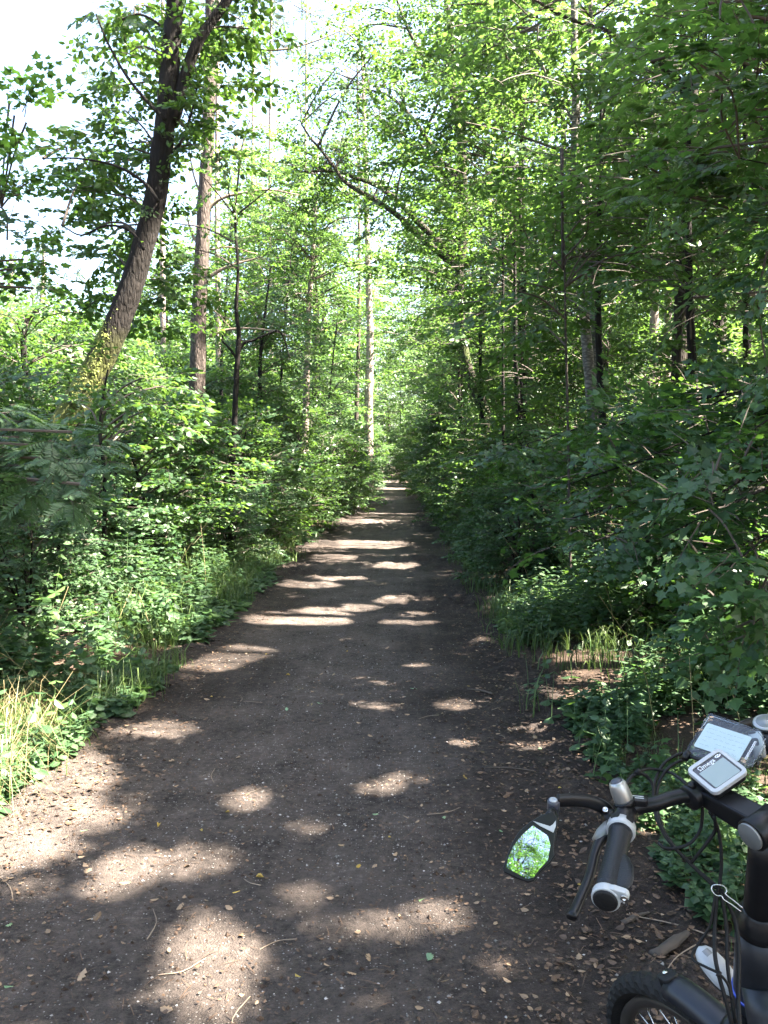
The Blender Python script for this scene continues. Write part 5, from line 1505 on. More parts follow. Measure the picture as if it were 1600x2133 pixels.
def hand_side(s_, tag_):
    m_ = np.array([1, s_, 1.0])
    gin, gend = CL + half[8] * m_, CL + half[10] * m_
    d = unit(gend - gin)
    upv = unit(np.array([.18, 0, 1.0]) - d * (np.array([.18, 0, 1.0]) @ d))
    rear = unit(np.cross(d, upv)) * s_                     # towards the rider's palm
    if rear[0] > 0:
        rear = -rear
    grip = put('grip', None, bike, label='ergonomic rubber grip with a palm rest, %s end of the handlebar' % tag_)
    g = Geo()
    tube(g, st([gin + d * t for t in (.006, .014, .03, .06, .09, .12, .132)]), [.0178, .0166, .0158, .0154, .0160, .0166, .0168], 20)
    part('rubber_sleeve', g, 'grip_rubber', grip)
    g = Geo()                                              # the palm rest widens to its outer end
    rows = []
    for t, wd, th in ((.050, .010, .008), (.065, .022, .0085), (.085, .0305, .009), (.105, .0345, .0092), (.122, .0335, .009), (.131, .027, .008)):
        c = gin + d * t
        rows.append([c + rear * (wd * math.cos(a)) * (1 if math.cos(a) > 0 else .45) + upv * (th * math.sin(a) - .002) for a in np.linspace(0, 2 * np.pi, 18, endpoint=False)])
    V = st(np.array(rows).reshape(-1, 3))
    idx = np.arange(len(V)).reshape(-1, 18)
    g.add(V, [np.stack([idx[:-1], np.roll(idx[:-1], -1, 1), np.roll(idx[1:], -1, 1), idx[1:]], -1).reshape(-1, 4), idx[0][::-1][None], idx[-1][None]])
    part('palm_rest', g, 'grip_rubber', grip)
    g = Geo()
    tube(g, st([gin + d * t for t in (.1325, .1335, .1445, .1455)]), [.0178, .0192, .0192, .0180], 28)
    prism(g, [(0, -.0085), (.022, -.0080), (.0305, -.006), (.0325, 0), (.0305, .0045), (.018, .013), (0, .0185)], st(gin + d * .1335), SM @ rear, SM @ upv, SM @ d, 0.0006, .0104)
    part('end_clamp', g, 'pale_plastic', grip, False, None, .0012)
    g = Geo()
    lathe(g, st(gin + d * .1442 + rear * .026 - upv * .0015), SM @ d, [(0, .0048), (.0016, .0048), (.0017, .0026), (.0006, .0024)], 16)
    part('bolt', g, 'steel', grip)
    g = Geo()
    lathe(g, st(gin + d * .1456), SM @ d, [(0, .0165), (.0020, .0160), (.0032, .0135)], 28)
    part('end_cap', g, 'rubber', grip)
    # pale collar of the twist ring, and the brake lever beneath it
    g = Geo()
    tube(g, st([gin + d * t for t in (-.012, -.010, .002, .006)]), [.0185, .0205, .0215, .0205], 28)
    col_ = part('lever_collar', g, 'pale_plastic')
    g = Geo()
    for aa, w_ in ((.5, .008), (1.6, .009), (2.7, .007)):
        c = gin + d * -.007 + (math.cos(aa) * rear + math.sin(aa) * upv) * .0195
        o_ = unit(math.cos(aa) * rear + math.sin(aa) * upv)
        prism(g, rrect(w_ * 1.5, .011, .003, 3), st(c), SM @ unit(np.cross(o_, d)), SM @ d, SM @ -o_ * -1, 0, .0022)
    part('collar_inlay', g, 'rubber', col_, False)
    g = Geo()
    tube(g, st([gin - d * .034, gin - d * .030, gin - d * .016, gin - d * .012]), [.0155, .0175, .0175, .0155], 20)
    part('shifter_body', g, 'bike_black')
    lev = Geo()
    fwd = -rear
    P_ = [gin - d * .018 + fwd * .020 - upv * .004, gin + d * .004 + fwd * .036 - upv * .008, gin + d * .03 + fwd * .042 - upv * .010, gin + d * .075 + fwd * .043 - upv * .012, gin + d * .115 + fwd * .050 - upv * .014, gin + d * .150 + fwd * .056 - upv * .014]
    tube(lev, st(smooth_path(P_, 5)), [.010, .009, .0075, .0072, .0078, .008], 12, flat=(.75, 1.0))
    lo = part('brake_lever', lev, 'bike_black')
    g = Geo()
    tube(g, st([gin - d * .022 + fwd * .012, gin - d * .006 + fwd * .034 - upv * .006, gin + d * .006 + fwd * .043 - upv * .008]), [.012, .011, .008], 12)
    part('lever_perch', g, 'disc_grey', lo)
    return gin, gend, d, rear, upv
gin, gend, gd, grear, gup = hand_side(1, 'mirror')
hand_side(-1, 'far')
# dark shifter block with a gear window, inboard of the grip
g = Geo()
tube(g, st([CL + half[6] + [.000, .006, .0], CL + half[7] + [0, 0, 0], CL + half[8] + [.002, -.006, 0]]), [.0165, .0175, .0165], 18)
part('shifter_mount', g, 'bike_black', bar)
g = Geo()
wn_ = unit(np.array([-.25, -.2, .95]))
wx = unit(np.cross([0.8, 1, 0], wn_))
prism(g, rrect(.030, .018, .006), st(CL + half[5] + [-.002, .004, .013]), SM @ np.cross(wn_, wx), SM @ wx, SM @ wn_, -.006, .004)
sw = part('gear_window', g, 'bike_black', bar, bevel=.001)
g = Geo()
for k in range(2):
    prism(g, [(-.009, -.0011), (.009, -.0011), (.009, .0011), (-.009, .0011)], st(CL + half[5] + [-.002, .004, .013] + wx * (.0035 - .005 * k)), SM @ np.cross(wn_, wx), SM @ wx, SM @ wn_, .0041, .0044)
part('gear_marks', g, 'pale_plastic', bar, False)
# bell: a pale metal drum under a dark domed button
bz = unit(np.array([.10, .02, 1.0]))
bc = CL + half[7] + np.array([.006, -.012, .013])
g = Geo()
lathe(g, st(bc), SM @ bz, [(-.008, .011), (0, .0165), (.004, .0170), (.0055, .0165)], 28)
bell = part('bell', g, 'bike_black')
g = Geo()
lathe(g, st(bc + bz * .005), SM @ bz, [(0, .0142), (.003, .0147), (.018, .0142), (.027, .0131), (.0305, .0116), (.0317, .0100)], 36)
part('bell_drum', g, 'silver', bell)
g = Geo()
lathe(g, st(bc + bz * .0362), SM @ bz, [(0, .0098), (.001, .0096), (.0032, .0072), (.0044, .0036)], 28)
part('bell_button', g, 'cap_blue', bell)
# round gear display on the far side of the bar
dz_ = unit(np.array([-.35, .1, 1.0]))
dc = CL + np.array([.022, -.176, .020])
g = Geo()
lathe(g, st(dc), SM @ dz_, [(-.020, .014), (-.004, .020), (.006, .0215), (.009, .0205)], 30)
gdial = part('gear_dial', g, 'bike_black', bar)
g = Geo()
lathe(g, st(dc + dz_ * .009), SM @ dz_, [(0, .0198), (.0016, .0192), (.003, .0165), (.0032, .0155)], 30)
part('dial_ring', g, 'silver', bar)
g = Geo()
lathe(g, st(dc + dz_ * .0118), SM @ dz_, [(0, .0150), (.0006, .0150)], 30)
part('dial_face', g, 'disc_grey', bar)

# ---- mirrors on curved flat arms
def arm(P_, nm='mirror_arm'):
    g = Geo()
    tube(g, smooth_path(P_, 6), .0108, 10, flat=(1.0, .42))
    return part(nm, g, 'bike_black')
bolt = at_d(1153, 1671, 1.335)
m_arm = arm([at_d(1273, 1703, 1.385), at_d(1258, 1683, 1.375), at_d(1228, 1670, 1.36), at_d(1192, 1667, 1.345), at_d(1160, 1668, 1.335)])
g = Geo()
tube(g, [at_d(1262, 1700, 1.38), at_d(1282, 1708, 1.37)], [.012, .016], 12)
part('arm_clamp', g, 'bike_black', m_arm)
g = Geo()
lathe(g, at_d(1261, 1688, 1.365), BM.T @ unit(np.array([-.1, -.5, .85])), [(0, .0046), (.003, .0046), (.0031, .0024), (.001, .0022)], 16)
part('bolt', g, 'steel', m_arm)
bup = BM.T @ unit(np.array([-.05, -.25, 1.0]))
g = Geo()
lathe(g, bolt - bup * .012, bup, [(-.014, .0075), (-.002, .0085), (0, .0098), (.013, .0094), (.0155, .0082)], 20)
part('pivot_bolt', g, 'cap_blue', m_arm)
g = Geo()
lathe(g, bolt + bup * .0036, bup, [(0, .0062), (.0012, .0060), (.0014, .0030), (.0002, .0028)], 20)
part('bolt_head', g, 'pale_plastic', m_arm)
# the housing lies in its own tilted plane below the pivot
mc = CAM + unit(ray(1103, 1768)) * 1.295
mn = unit(np.array([-.16, -.76, .66]))
mx_ = unit(np.cross(mn, np.array([0, 0, 1.0])) * -1)
my_ = np.cross(mn, mx_)
def on_mirror(px, py):
    d = ray(px, py)
    p_ = CAM + d * (((mc - CAM) @ mn) / (d @ mn)) - mc
    return (p_ @ mx_, p_ @ my_)
outline = [on_mirror(*q) for q in [(1150, 1690), (1162, 1702), (1161, 1720), (1158, 1745), (1154, 1766), (1157, 1783), (1146, 1799), (1128, 1815), (1112, 1836), (1100, 1839), (1080, 1832), (1050, 1818), (1047, 1810), (1054, 1789), (1067, 1755), (1082, 1731), (1105, 1712), (1128, 1698)]]
glass = [on_mirror(*q) for q in [(1110, 1721), (1141, 1742), (1147, 1762), (1144, 1778), (1142, 1793), (1124, 1812), (1111, 1830), (1097, 1832), (1055, 1808), (1060, 1785), (1070, 1764), (1086, 1743)]]
tob = lambda v: BM.T @ v
area2 = sum(a[0] * b[1] - b[0] * a[1] for a, b in zip(outline, outline[1:] + outline[:1]))
if area2 < 0:
    outline, glass = outline[::-1], glass[::-1]
g = Geo()
ol = np.array(outline)
n_ = len(ol)
mcb, ex, ey, ez = to_bike(mc), tob(mx_), tob(my_), tob(mn)
ring = lambda k, z: mcb + (ol * k)[:, :1] * ex + (ol * k)[:, 1:] * ey + ez * z
rows = [ring(.80, -.016), ring(.94, -.010), ring(1.0, -.002), ring(1.0, .0015), ring(.965, .003)]
V = np.vstack(rows)
idx = np.arange(len(V)).reshape(-1, n_)
g.add(V, [np.stack([idx[:-1], np.roll(idx[:-1], -1, 1), np.roll(idx[1:], -1, 1), idx[1:]], -1).reshape(-1, 4), idx[0][::-1][None], idx[-1][None]])
mir = part('mirror', g, 'bike_black', None, False, 'angular black rear-view mirror', .0008)
g = Geo()                                                # slightly domed glass
gl_ = np.array(glass)
gl_ = np.concatenate([gl_[i] + (gl_[(i + 1) % len(gl_)] - gl_[i]) * np.linspace(0, 1, 4, endpoint=False)[:, None] for i in range(len(gl_))])
gc_ = gl_.mean(0)
rows = []
for k in np.linspace(1, .06, 12):
    q_ = gc_ + (gl_ - gc_) * k
    zz_ = .0034 + (((gl_ - gc_) ** 2).sum(1).max() - ((q_ - gc_) ** 2).sum(1)) / (2 * .55)
    rows.append(mcb + q_[:, :1] * ex + q_[:, 1:] * ey + ez * zz_[:, None])
V = np.vstack(rows)
idx = np.arange(len(V)).reshape(12, -1)
g.add(V, [np.stack([idx[:-1], np.roll(idx[:-1], -1, 1), np.roll(idx[1:], -1, 1), idx[1:]], -1).reshape(-1, 4), idx[-1][None]])
part('mirror_glass', g, 'mirror_glass', mir, True)
g = Geo()
acc = [on_mirror(*q) for q in [(1111, 1712), (1130, 1718), (1146, 1723), (1152, 1719), (1158, 1711), (1158, 1722), (1153, 1736), (1149, 1734), (1143, 1731), (1125, 1722)]]
if area2 < 0:
    acc = acc[::-1]
prism(g, acc, mcb, ex, ey, ez, .0031, .0046)
part('trim_strip', g, 'pale_plastic', mir, False)
g = Geo()
tube(g, [bolt - bup * .020, to_bike(CAM + unit(ray(1150, 1697)) * 1.32), to_bike(CAM + unit(ray(1143, 1708)) * 1.31)], [.0085, .010, .011], 12, flat=(1, .7))
part('mirror_neck', g, 'bike_black', mir)
# the twin of that arm on the far side
def flip(pb):
    q = (np.asarray(pb) - A0) @ SM + A0
    return st(q * [1, -1, 1])
arm([at_d(1516, 1536, 1.56), at_d(1538, 1518, 1.575), at_d(1562, 1508, 1.59), at_d(1588, 1503, 1.61), at_d(1625, 1499, 1.63)])
g = Geo()
lathe(g, at_d(1587, 1501, 1.605), bup, [(-.010, .0085), (.003, .0085), (.006, .0070)], 20)
part('pivot_bolt', g, 'cap_blue')

# ---- display on the clamp
DB = np.array([[0.922, 0.15, -0.356], [-0.086, 0.978, 0.189], [0.376, -0.143, 0.915]])     # columns: page up, page left, out of the page
DB = np.stack([unit(DB[:, 0]), unit(DB[:, 1]), unit(DB[:, 2])], 1)
DC = CL + np.array([-.0286, -.0142, .0332])
dx, dy, dn = SM @ -DB[:, 1], SM @ DB[:, 0], SM @ DB[:, 2]
dcb = st(DC)
W_, H_ = .0665, .0605
g = Geo()
prism(g, rrect(W_ * .96, H_ * .96, .009), dcb, dx, dy, dn, -.017, -.004)
disp = part('display', g, 'bike_black', None, False, 'square handlebar display in a silver frame', .002)
g = Geo()                                                  # silver frame: a bevelled ring
o1, o2, o3, o4 = rrect(W_, H_, .009), rrect(W_ * .985, H_ * .985, .009), rrect(W_ - .0125, H_ - .0125, .0035), rrect(W_ - .0130, H_ - .0130, .0035)
rows = [dcb + o1[:, :1] * dx + o1[:, 1:] * dy + dn * -.006, dcb + o1[:, :1] * dx + o1[:, 1:] * dy + dn * -.0012, dcb + o2[:, :1] * dx + o2[:, 1:] * dy + dn * .0004, dcb + o3[:, :1] * dx + o3[:, 1:] * dy + dn * .0006, dcb + o4[:, :1] * dx + o4[:, 1:] * dy + dn * -.002]
V = np.vstack(rows)
idx = np.arange(len(V)).reshape(5, -1)
g.add(V, [np.stack([idx[:-1], np.roll(idx[:-1], -1, 1), np.roll(idx[1:], -1, 1), idx[1:]], -1).reshape(-1, 4)])
part('display_frame', g, 'pale_plastic', disp, False)
g = Geo()
prism(g, rrect(W_ - .0120, H_ - .0120, .0035), dcb, dx, dy, dn, -.0035, -.0012)
part('display_panel', g, 'panel', disp, False)
g = Geo()
prism(g, rrect(W_ - .0190, H_ - .0255, .002, 5, .0005, -.0050), dcb, dx, dy, dn, -.0011, -.0007)
part('screen', g, 'lcd', disp, False)
text_mesh('Ωmega', .0108, dcb + dx * -.0195 + dy * .0140 + dn * -.0006, dx, dy, 'lettering', 'white_print', disp)
g = Geo()
el = np.array([(.0052 * math.cos(t) + .0205, .0026 * math.sin(t) + .0195) for t in np.linspace(0, 2 * np.pi, 20, endpoint=False)])
prism(g, el, dcb, dx, dy, dn, -.0011, -.0008)
part('pale_mark', g, 'white_print', disp, False)  # small pale ellipse in the top corner of the panel
g = Geo()
tube(g, [dcb + dx * (.0205 + a) + dy * (.0195 + b) + dn * -.0006 for a, b in ((-.0035, -.0010), (-.001, .0012), (.001, -.0008), (.0036, .0010))], .0005, 5)
part('dark_stroke', g, 'panel', disp, False)  # thin dark curve across the pale ellipse
g = Geo()
tube(g, [dcb - dn * .015 + dy * .004, st(CL + [0, -.004, .016])], [.014, .018], 12)
part('display_bracket', g, 'bike_black', disp)

# ---- clear holder with a handwritten note
PB = np.array([[0.177, 0.922, -0.344], [-0.932, 0.27, 0.242], [0.316, 0.278, 0.907]])
PB = np.stack([unit(PB[:, 0]), unit(PB[:, 1]), unit(PB[:, 2])], 1)
PC = CL + np.array([.0103, -.0729, .0459])
hx, hy, hn = SM @ -PB[:, 1], SM @ PB[:, 0], SM @ PB[:, 2]
pcb = st(PC)
pouch = [(-.041, -.044), (.030, -.045), (.046, -.040), (.0565, -.024), (.060, -.004), (.0585, .016), (.052, .031), (.040, .040), (-.038, .043), (-.041, .040)]
g = Geo()
prism(g, pouch, pcb, hx, hy, hn, -.0050, -.0038)
hold = part('map_holder', g, 'clear_plastic', None, False, 'clear plastic note holder with rounded end', .0004)
g = Geo()
prism(g, pouch, pcb, hx, hy, hn, .0010, .0018)
part('cover_sheet', g, 'clear_plastic', hold, False)
g = Geo()
tube(g, np.array([pcb + a * hx + b * hy - hn * .0016 for a, b in pouch + pouch[:1]]), .0022, 8)
part('holder_rim', g, 'clear_plastic', hold)
g = Geo()
prism(g, rrect(.072, .051, .003), pcb, hx, hy, hn, -.0030, -.0022)
note = part('note', g, 'paper', hold, False, 'white paper note with faint handwriting')
g = Geo()
for row in range(5):                                       # rows of faint illegible strokes
    x0_ = -.031 + rng.uniform(0, .003)
    while x0_ < .030:
        w_ = rng.uniform(.003, .009)
        if rng.random() < .85 and x0_ + w_ < .033:
            n_ = int(w_ / .0016) + 2
            tube(g, np.array([pcb + hx * (x0_ + w_ * i / (n_ - 1)) + hy * (.0165 - .0085 * row + rng.normal(0, .0008)) + hn * -.00205 for i in range(n_)]), .00022, 4)
        x0_ += w_ + rng.uniform(.0015, .004)
part('handwriting', g, 'ink', hold, False)
text_mesh('memozoom', .0078, pcb + hx * .0475 + hy * -.021 + hn * .00215, hy, -hx, 'lettering', 'white_print', hold)
g = Geo()
lathe(g, pcb + hx * -.037 + hy * -.047 + hn * -.002, hy, [(-.008, .0055), (.002, .0065), (.006, .0065)], 18)
tube(g, [pcb + hx * -.030 + hy * -.0475, pcb + hx * -.006 + hy * -.048], .0028, 8)
tube(g, [pcb + hx * -.005 + hy * -.044 - hn * .006, pcb + hx * .004 + hy * -.060 - hn * .030, st(CL + [.004, -.03, .01])], .006, 10)
part('holder_arm', g, 'bike_black', hold)
g = Geo()
prism(g, [(.0575, -.020), (.0640, -.019), (.0640, -.006), (.0600, -.003)], pcb, hx, hy, hn, -.004, .0012)
part('holder_tab', g, 'clear_plastic', hold, False)

# ---- headlamp on the fork crown
lc = np.array([-.131, 0, .752])
la = unit(np.array([.060, 0, .050]))
ln_ = unit(np.array([-.050, 0, .060]))
ls = np.array([0, 1.0, 0])
def lamp_shell(top):
    g = Geo()
    rows = []
    for t in np.linspace(-1, 1, 15):
        w_ = .0215 * math.sqrt(max(0, 1 - (abs(t) ** 2.6))) * (1.0 if t > -.2 else .78 + .22 * (1 + (t + .2) / .8)) + .0004
        h_ = (.0175 if top else .020) * math.sqrt(max(0, 1 - abs(t) ** 2.4)) + .0004
        aa = np.linspace(0, np.pi, 13) if top else np.linspace(np.pi, 2 * np.pi, 13)
        rows.append([lc + la * .047 * t + ls * w_ * math.cos(a) + ln_ * h_ * math.sin(a) for a in aa])
    V = st(np.array(rows).reshape(-1, 3))
    idx = np.arange(len(V)).reshape(15, 13)
    g.add(V, [np.stack([idx[:-1, :-1], idx[1:, :-1], idx[1:, 1:], idx[:-1, 1:]], -1).reshape(-1, 4)])
    return g
lampo = part('headlamp', lamp_shell(False), 'bike_black', None, True, 'headlamp with pale shell on the fork crown')
part('headlamp_shell', lamp_shell(True), 'pale_plastic', lampo)
g = Geo()
rows = []
for t in (.52, .60, .70, .76):
    w_ = .0215 * math.sqrt(1 - t ** 2.6) * .82
    h_ = .0175 * math.sqrt(1 - t ** 2.4) + .0009
    rows.append([lc + la * .047 * t + ls * w_ * math.cos(a) + ln_ * h_ * math.sin(a) for a in np.linspace(.9, 2.24, 9)])
V = st(np.array(rows).reshape(-1, 3))
idx = np.arange(len(V)).reshape(4, 9)
g.add(V, [np.stack([idx[:-1, :-1], idx[1:, :-1], idx[1:, 1:], idx[:-1, 1:]], -1).reshape(-1, 4)])
part('headlamp_switch', g, 'disc_grey', lampo)
g = Geo()
tube(g, st([lc - la * .035 - ln_ * .010, lc - la * .055 - ln_ * .03, A0 + AX * .43 + [.02, 0, 0]]), [.009, .008, .010], 10)
part('headlamp_bracket', g, 'bike_black', lampo)

# ---- cables and hoses
def cable(pts, r_=.0026, mt='rubber'):
    g = Geo()
    tube(g, smooth_path([at_d(*q) for q in pts], 6), r_, 8)
    return part('cable', g, mt)
ring_ = [(1478, 1838, 1.435), (1492, 1850, 1.435)]
cable([(1299, 1690, 1.40), (1298, 1655, 1.43), (1312, 1622, 1.46), (1334, 1606, 1.48), (1362, 1602, 1.50), (1400, 1611, 1.50), (1428, 1632, 1.47), (1446, 1655, 1.44)])
cable([(1294, 1692, 1.39), (1290, 1662, 1.42), (1306, 1628, 1.46), (1328, 1612, 1.47), (1346, 1616, 1.48), (1359, 1634, 1.48), (1363, 1665, 1.47), (1372, 1712, 1.45), (1398, 1758, 1.44), (1440, 1800, 1.435)] + ring_)
cable([(1500, 1560, 1.54), (1452, 1563, 1.53), (1412, 1572, 1.52), (1384, 1590, 1.51), (1368, 1618, 1.50), (1361, 1655, 1.48), (1366, 1700, 1.46), (1390, 1748, 1.44), (1434, 1795, 1.435)] + ring_)
cable([(1500, 1570, 1.53), (1448, 1576, 1.52), (1410, 1588, 1.51), (1385, 1608, 1.50), (1370, 1640, 1.49), (1369, 1680, 1.47), (1382, 1728, 1.45), (1415, 1776, 1.44), (1446, 1806, 1.435), (1496, 1848, 1.435)])
cable([(1463, 1672, 1.40), (1463, 1700, 1.41), (1458, 1730, 1.42), (1438, 1756, 1.42), (1408, 1767, 1.42), (1384, 1766, 1.43), (1372, 1756, 1.44)])
cable([(1488, 1700, 1.38), (1490, 1728, 1.40), (1474, 1754, 1.41), (1452, 1782, 1.42), (1441, 1796, 1.43)])
cable([(1478, 1690, 1.39), (1492, 1716, 1.40), (1500, 1750, 1.41), (1503, 1795, 1.42), (1500, 1835, 1.43), (1496, 1856, 1.435)])
cable([(1496, 1850, 1.435), (1492, 1880, 1.44), (1489, 1930, 1.45), (1489, 1985, 1.45), (1497, 2030, 1.45), (1511, 2080, 1.46), (1526, 2140, 1.48)], .0032)
cable([(1499, 1850, 1.437), (1507, 1885, 1.44), (1514, 1940, 1.45), (1515, 2000, 1.455), (1521, 2055, 1.46), (1532, 2130, 1.48)], .0028)
cable([(1503, 1852, 1.437), (1516, 1880, 1.44), (1532, 1920, 1.45), (1538, 1965, 1.455), (1539, 2020, 1.46), (1538, 2080, 1.465), (1541, 2140, 1.47)], .0030)
cable([(1490, 1856, 1.435), (1486, 1890, 1.44), (1478, 1930, 1.45), (1458, 1962, 1.46), (1443, 1985, 1.46), (1446, 2001, 1.455), (1470, 2014, 1.44), (1497, 2028, 1.435), (1516, 2050, 1.45), (1524, 2080, 1.46)], .0020)
g = Geo()
tube(g, [at_d(1494, 2026, 1.437), at_d(1501, 2032, 1.437)], .0045, 8)
part('cable_tie', g, 'rubber')
g = Geo()
tube(g, [at_d(1325, 1604, 1.468), at_d(1332, 1612, 1.468)], .0055, 8)
part('cable_tie', g, 'rubber')
g = Geo()
tube(g, smooth_path([at_d(*q) for q in [(1548, 1892, 1.43), (1530, 1877, 1.428), (1512, 1863, 1.425), (1514, 1856, 1.425), (1509, 1847, 1.425), (1498, 1843, 1.425), (1486, 1844, 1.425), (1482, 1851, 1.425), (1487, 1861, 1.425), (1495, 1866, 1.425), (1503, 1866, 1.425), (1508, 1874, 1.426), (1524, 1884, 1.428), (1544, 1899, 1.43)]], 4), .0010, 6)
part('cable_clip', g, 'steel')

# ---- the rest of the frame, mostly below and beside the view
BBK = np.array([-.66, 0, .27])
g = Geo()
tube(g, smooth_path([A0 + AX * .53 + [-.02, 0, -.01], [-.33, 0, .60], [-.48, 0, .40], [-.60, 0, .30], BBK], 6), [.030, .032, .034, .034, .032], 18, flat=(1, 1.1))
part('down_tube', g, 'anthracite')
g = Geo()
tube(g, [BBK, BBK + [-.17, 0, .46]], [.021, .018], 16)
part('seat_tube', g, 'anthracite')
g = Geo()
for s_ in (1, -1):
    tube(g, smooth_path([BBK + [-.02, s_ * .03, .0], BBK + [-.2, s_ * .06, .03], [-1.10, s_ * .065, RW]], 4), .011, 10)
    tube(g, smooth_path([BBK + [-.15, s_ * .015, .40], [-.95, s_ * .06, .55], [-1.10, s_ * .065, RW]], 4), .009, 10)
part('rear_stays', g, 'anthracite')
g = Geo()
tube(g, [BBK + [-.16, 0, .44], BBK + [-.225, 0, .62]], .0135, 12)
part('seat_post', g, 'bike_black')
g = Geo()
rows = []
for t, w_, h_ in ((0, .018, .018), (.1, .024, .03), (.4, .035, .034), (.7, .075, .042), (.9, .095, .045), (1.0, .07, .03)):
    c = BBK + np.array([-.08 - .26 * t, 0, .67 + .015 * t])
    rows.append([c + [0, w_ * math.cos(a), h_ * math.sin(a) * (.5 if math.sin(a) > 0 else .9)] for a in np.linspace(0, 2 * np.pi, 16, endpoint=False)])
V = np.array(rows).reshape(-1, 3)
idx = np.arange(len(V)).reshape(-1, 16)
g.add(V, [np.stack([idx[:-1], np.roll(idx[:-1], -1, 1), np.roll(idx[1:], -1, 1), idx[1:]], -1).reshape(-1, 4), idx[0][::-1][None], idx[-1][None]])
part('saddle', g, 'saddle_skin')
g = Geo()
lathe(g, BBK + [0, -.06, 0], [0, 1.0, 0], [(0, .02), (.01, .07), (.014, .07), (.02, .05), (.10, .05), (.12, .02)], 24)
part('motor', g, 'bike_black')
for s_ in (1, -1):
    g = Geo()
    tube(g, [BBK + [0, s_ * .075, 0], BBK + [.12 * s_, s_ * .085, -.12 * s_]], [.014, .010], 10)
    crank = part('crank', g, 'alu_black')
    g = Geo()
    prism(g, rrect(.09, .08, .01), BBK + [.12 * s_, s_ * .14, -.12 * s_], np.array([1.0, 0, 0]), np.array([0, 1.0, 0]), np.array([0, 0, 1.0]), -.011, .011)
    part('pedal', g, 'rubber', crank, False)
g = Geo()
tube(g, [[-.98, .05, .30], [-1.0, .16, .09], [-1.0, .215, .03]], [.010, .009, .008], 8)
part('kickstand', g, 'alu_black')

# ------------------------------------------------------------------ fallen leaves, twigs and herbs one could count
def flat_leaf(kind, ln, curl):
    g = Geo()
    blades(g, np.array([[-ln / 2, 0, 0]]), np.array([[1.0, 0, 0]]), np.array([[0, 0, 1.0]]), np.array([ln]), kind, .3, curl, np.array([rng.random()]))
    return g.mesh('fallen_leaf', M['brown_leaf'])
def leaf_set(n, m, label, group, kinds, ln, spot):
    mes = []
    for k in range(5):
        me = flat_leaf(kinds[k % len(kinds)], ln * rng.uniform(.8, 1.2), rng.choice([-.35, .25, .5, .15]))
        me.materials.clear()
        me.materials.append(M[m])
        mes.append(me)
    for i in range(n):
        x_, y_ = spot()
        z_ = float(zat(x_, y_)[0]) + .005
        o = put('fallen_leaf', mes[i % 5], None, (x_, y_, z_), label=label, category='leaf', group=group)
        o.rotation_euler = (rng.normal(0, .2), rng.normal(0, .2), rng.uniform(0, 6.28))
        s_ = rng.uniform(.6, 1.2)
        o.scale = (s_, s_, s_)
def on_path():
    y_ = math.exp(rng.uniform(math.log(1.7), math.log(7)))
    return float(path_x(y_)) + rng.uniform(-1.5, 1.35), y_
leaf_set(84, 'brown_leaf', 'dry pale brown leaf lying on the dark path', 'dry brown leaves scattered on the path', ['oak', 'ovate', 'oak', 'ovate'], .045, on_path)
leaf_set(26, 'yellow_leaf', 'small yellow leaf lying on the dark path', 'yellow leaves scattered on the path', ['ovate', 'oak'], .034, on_path)
leaf_set(16, 'green_leaf', 'fresh grey-green leaf fallen on the path', 'green leaves fallen on the path', ['oak', 'ovate'], .044, on_path)
for i in range(46):
    x_, y_ = on_path()
    ln = rng.uniform(.06, .22)
    a = rng.uniform(0, 6.28)
    d = np.array([math.cos(a), math.sin(a), 0])
    s_ = np.array([-d[1], d[0], 0])
    P_ = np.array([-d * ln / 2, s_ * rng.normal(0, .012), d * ln / 2 + s_ * rng.normal(0, .02)])
    g = Geo()
    tube(g, smooth_path(P_, 3), [.0024, .0012], 5)
    pale_ = i % 2 == 0
    put('fallen_twig', g.mesh('fallen_twig', M['dead_twig' if pale_ else 'twig']), None, (x_, y_, float(zat(x_, y_)[0]) + .006), label=('pale dry twig lying on the path' if pale_ else 'thin dark twig lying on the path'), category='twig', group=('pale twigs on the path' if pale_ else 'dark twigs on the path'))
for (px_, py_, ln, a, lab, r_) in [(1000, 1447, .20, 2.6, 'short barky stick at the margin of the path', .012), (1325, 1920, .13, .5, 'chunk of dry bark beside the grip of the bicycle', .012), (1400, 1985, .20, .7, 'flat brown piece of bark behind the headlamp', .022), (1060, 1612, .26, 3.0, 'dark stick pointing from the margin into the path', .006), (1400, 1940, .30, 2.7, 'long thin curved twig beside the cables of the bicycle', .0035)]:
    c = on_ground(px_, py_)
    d = np.array([math.cos(a), math.sin(a), 0])
    g = Geo()
    tube(g, smooth_path([-d * ln / 2, np.array([.01, .012, .004]), d * ln / 2 + np.array([0, .01, 0])], 4), [r_, r_ * .9, r_ * .5], 8, .12, flat=(.6, 1))
    put('fallen_stick', g.mesh('fallen_stick', M['twig' if 'bark' in lab or 'dark' in lab else 'dead_twig'], True), None, (c[0], c[1], float(zat(c[0], c[1])[0]) + r_ * .5), label=lab, category='stick')

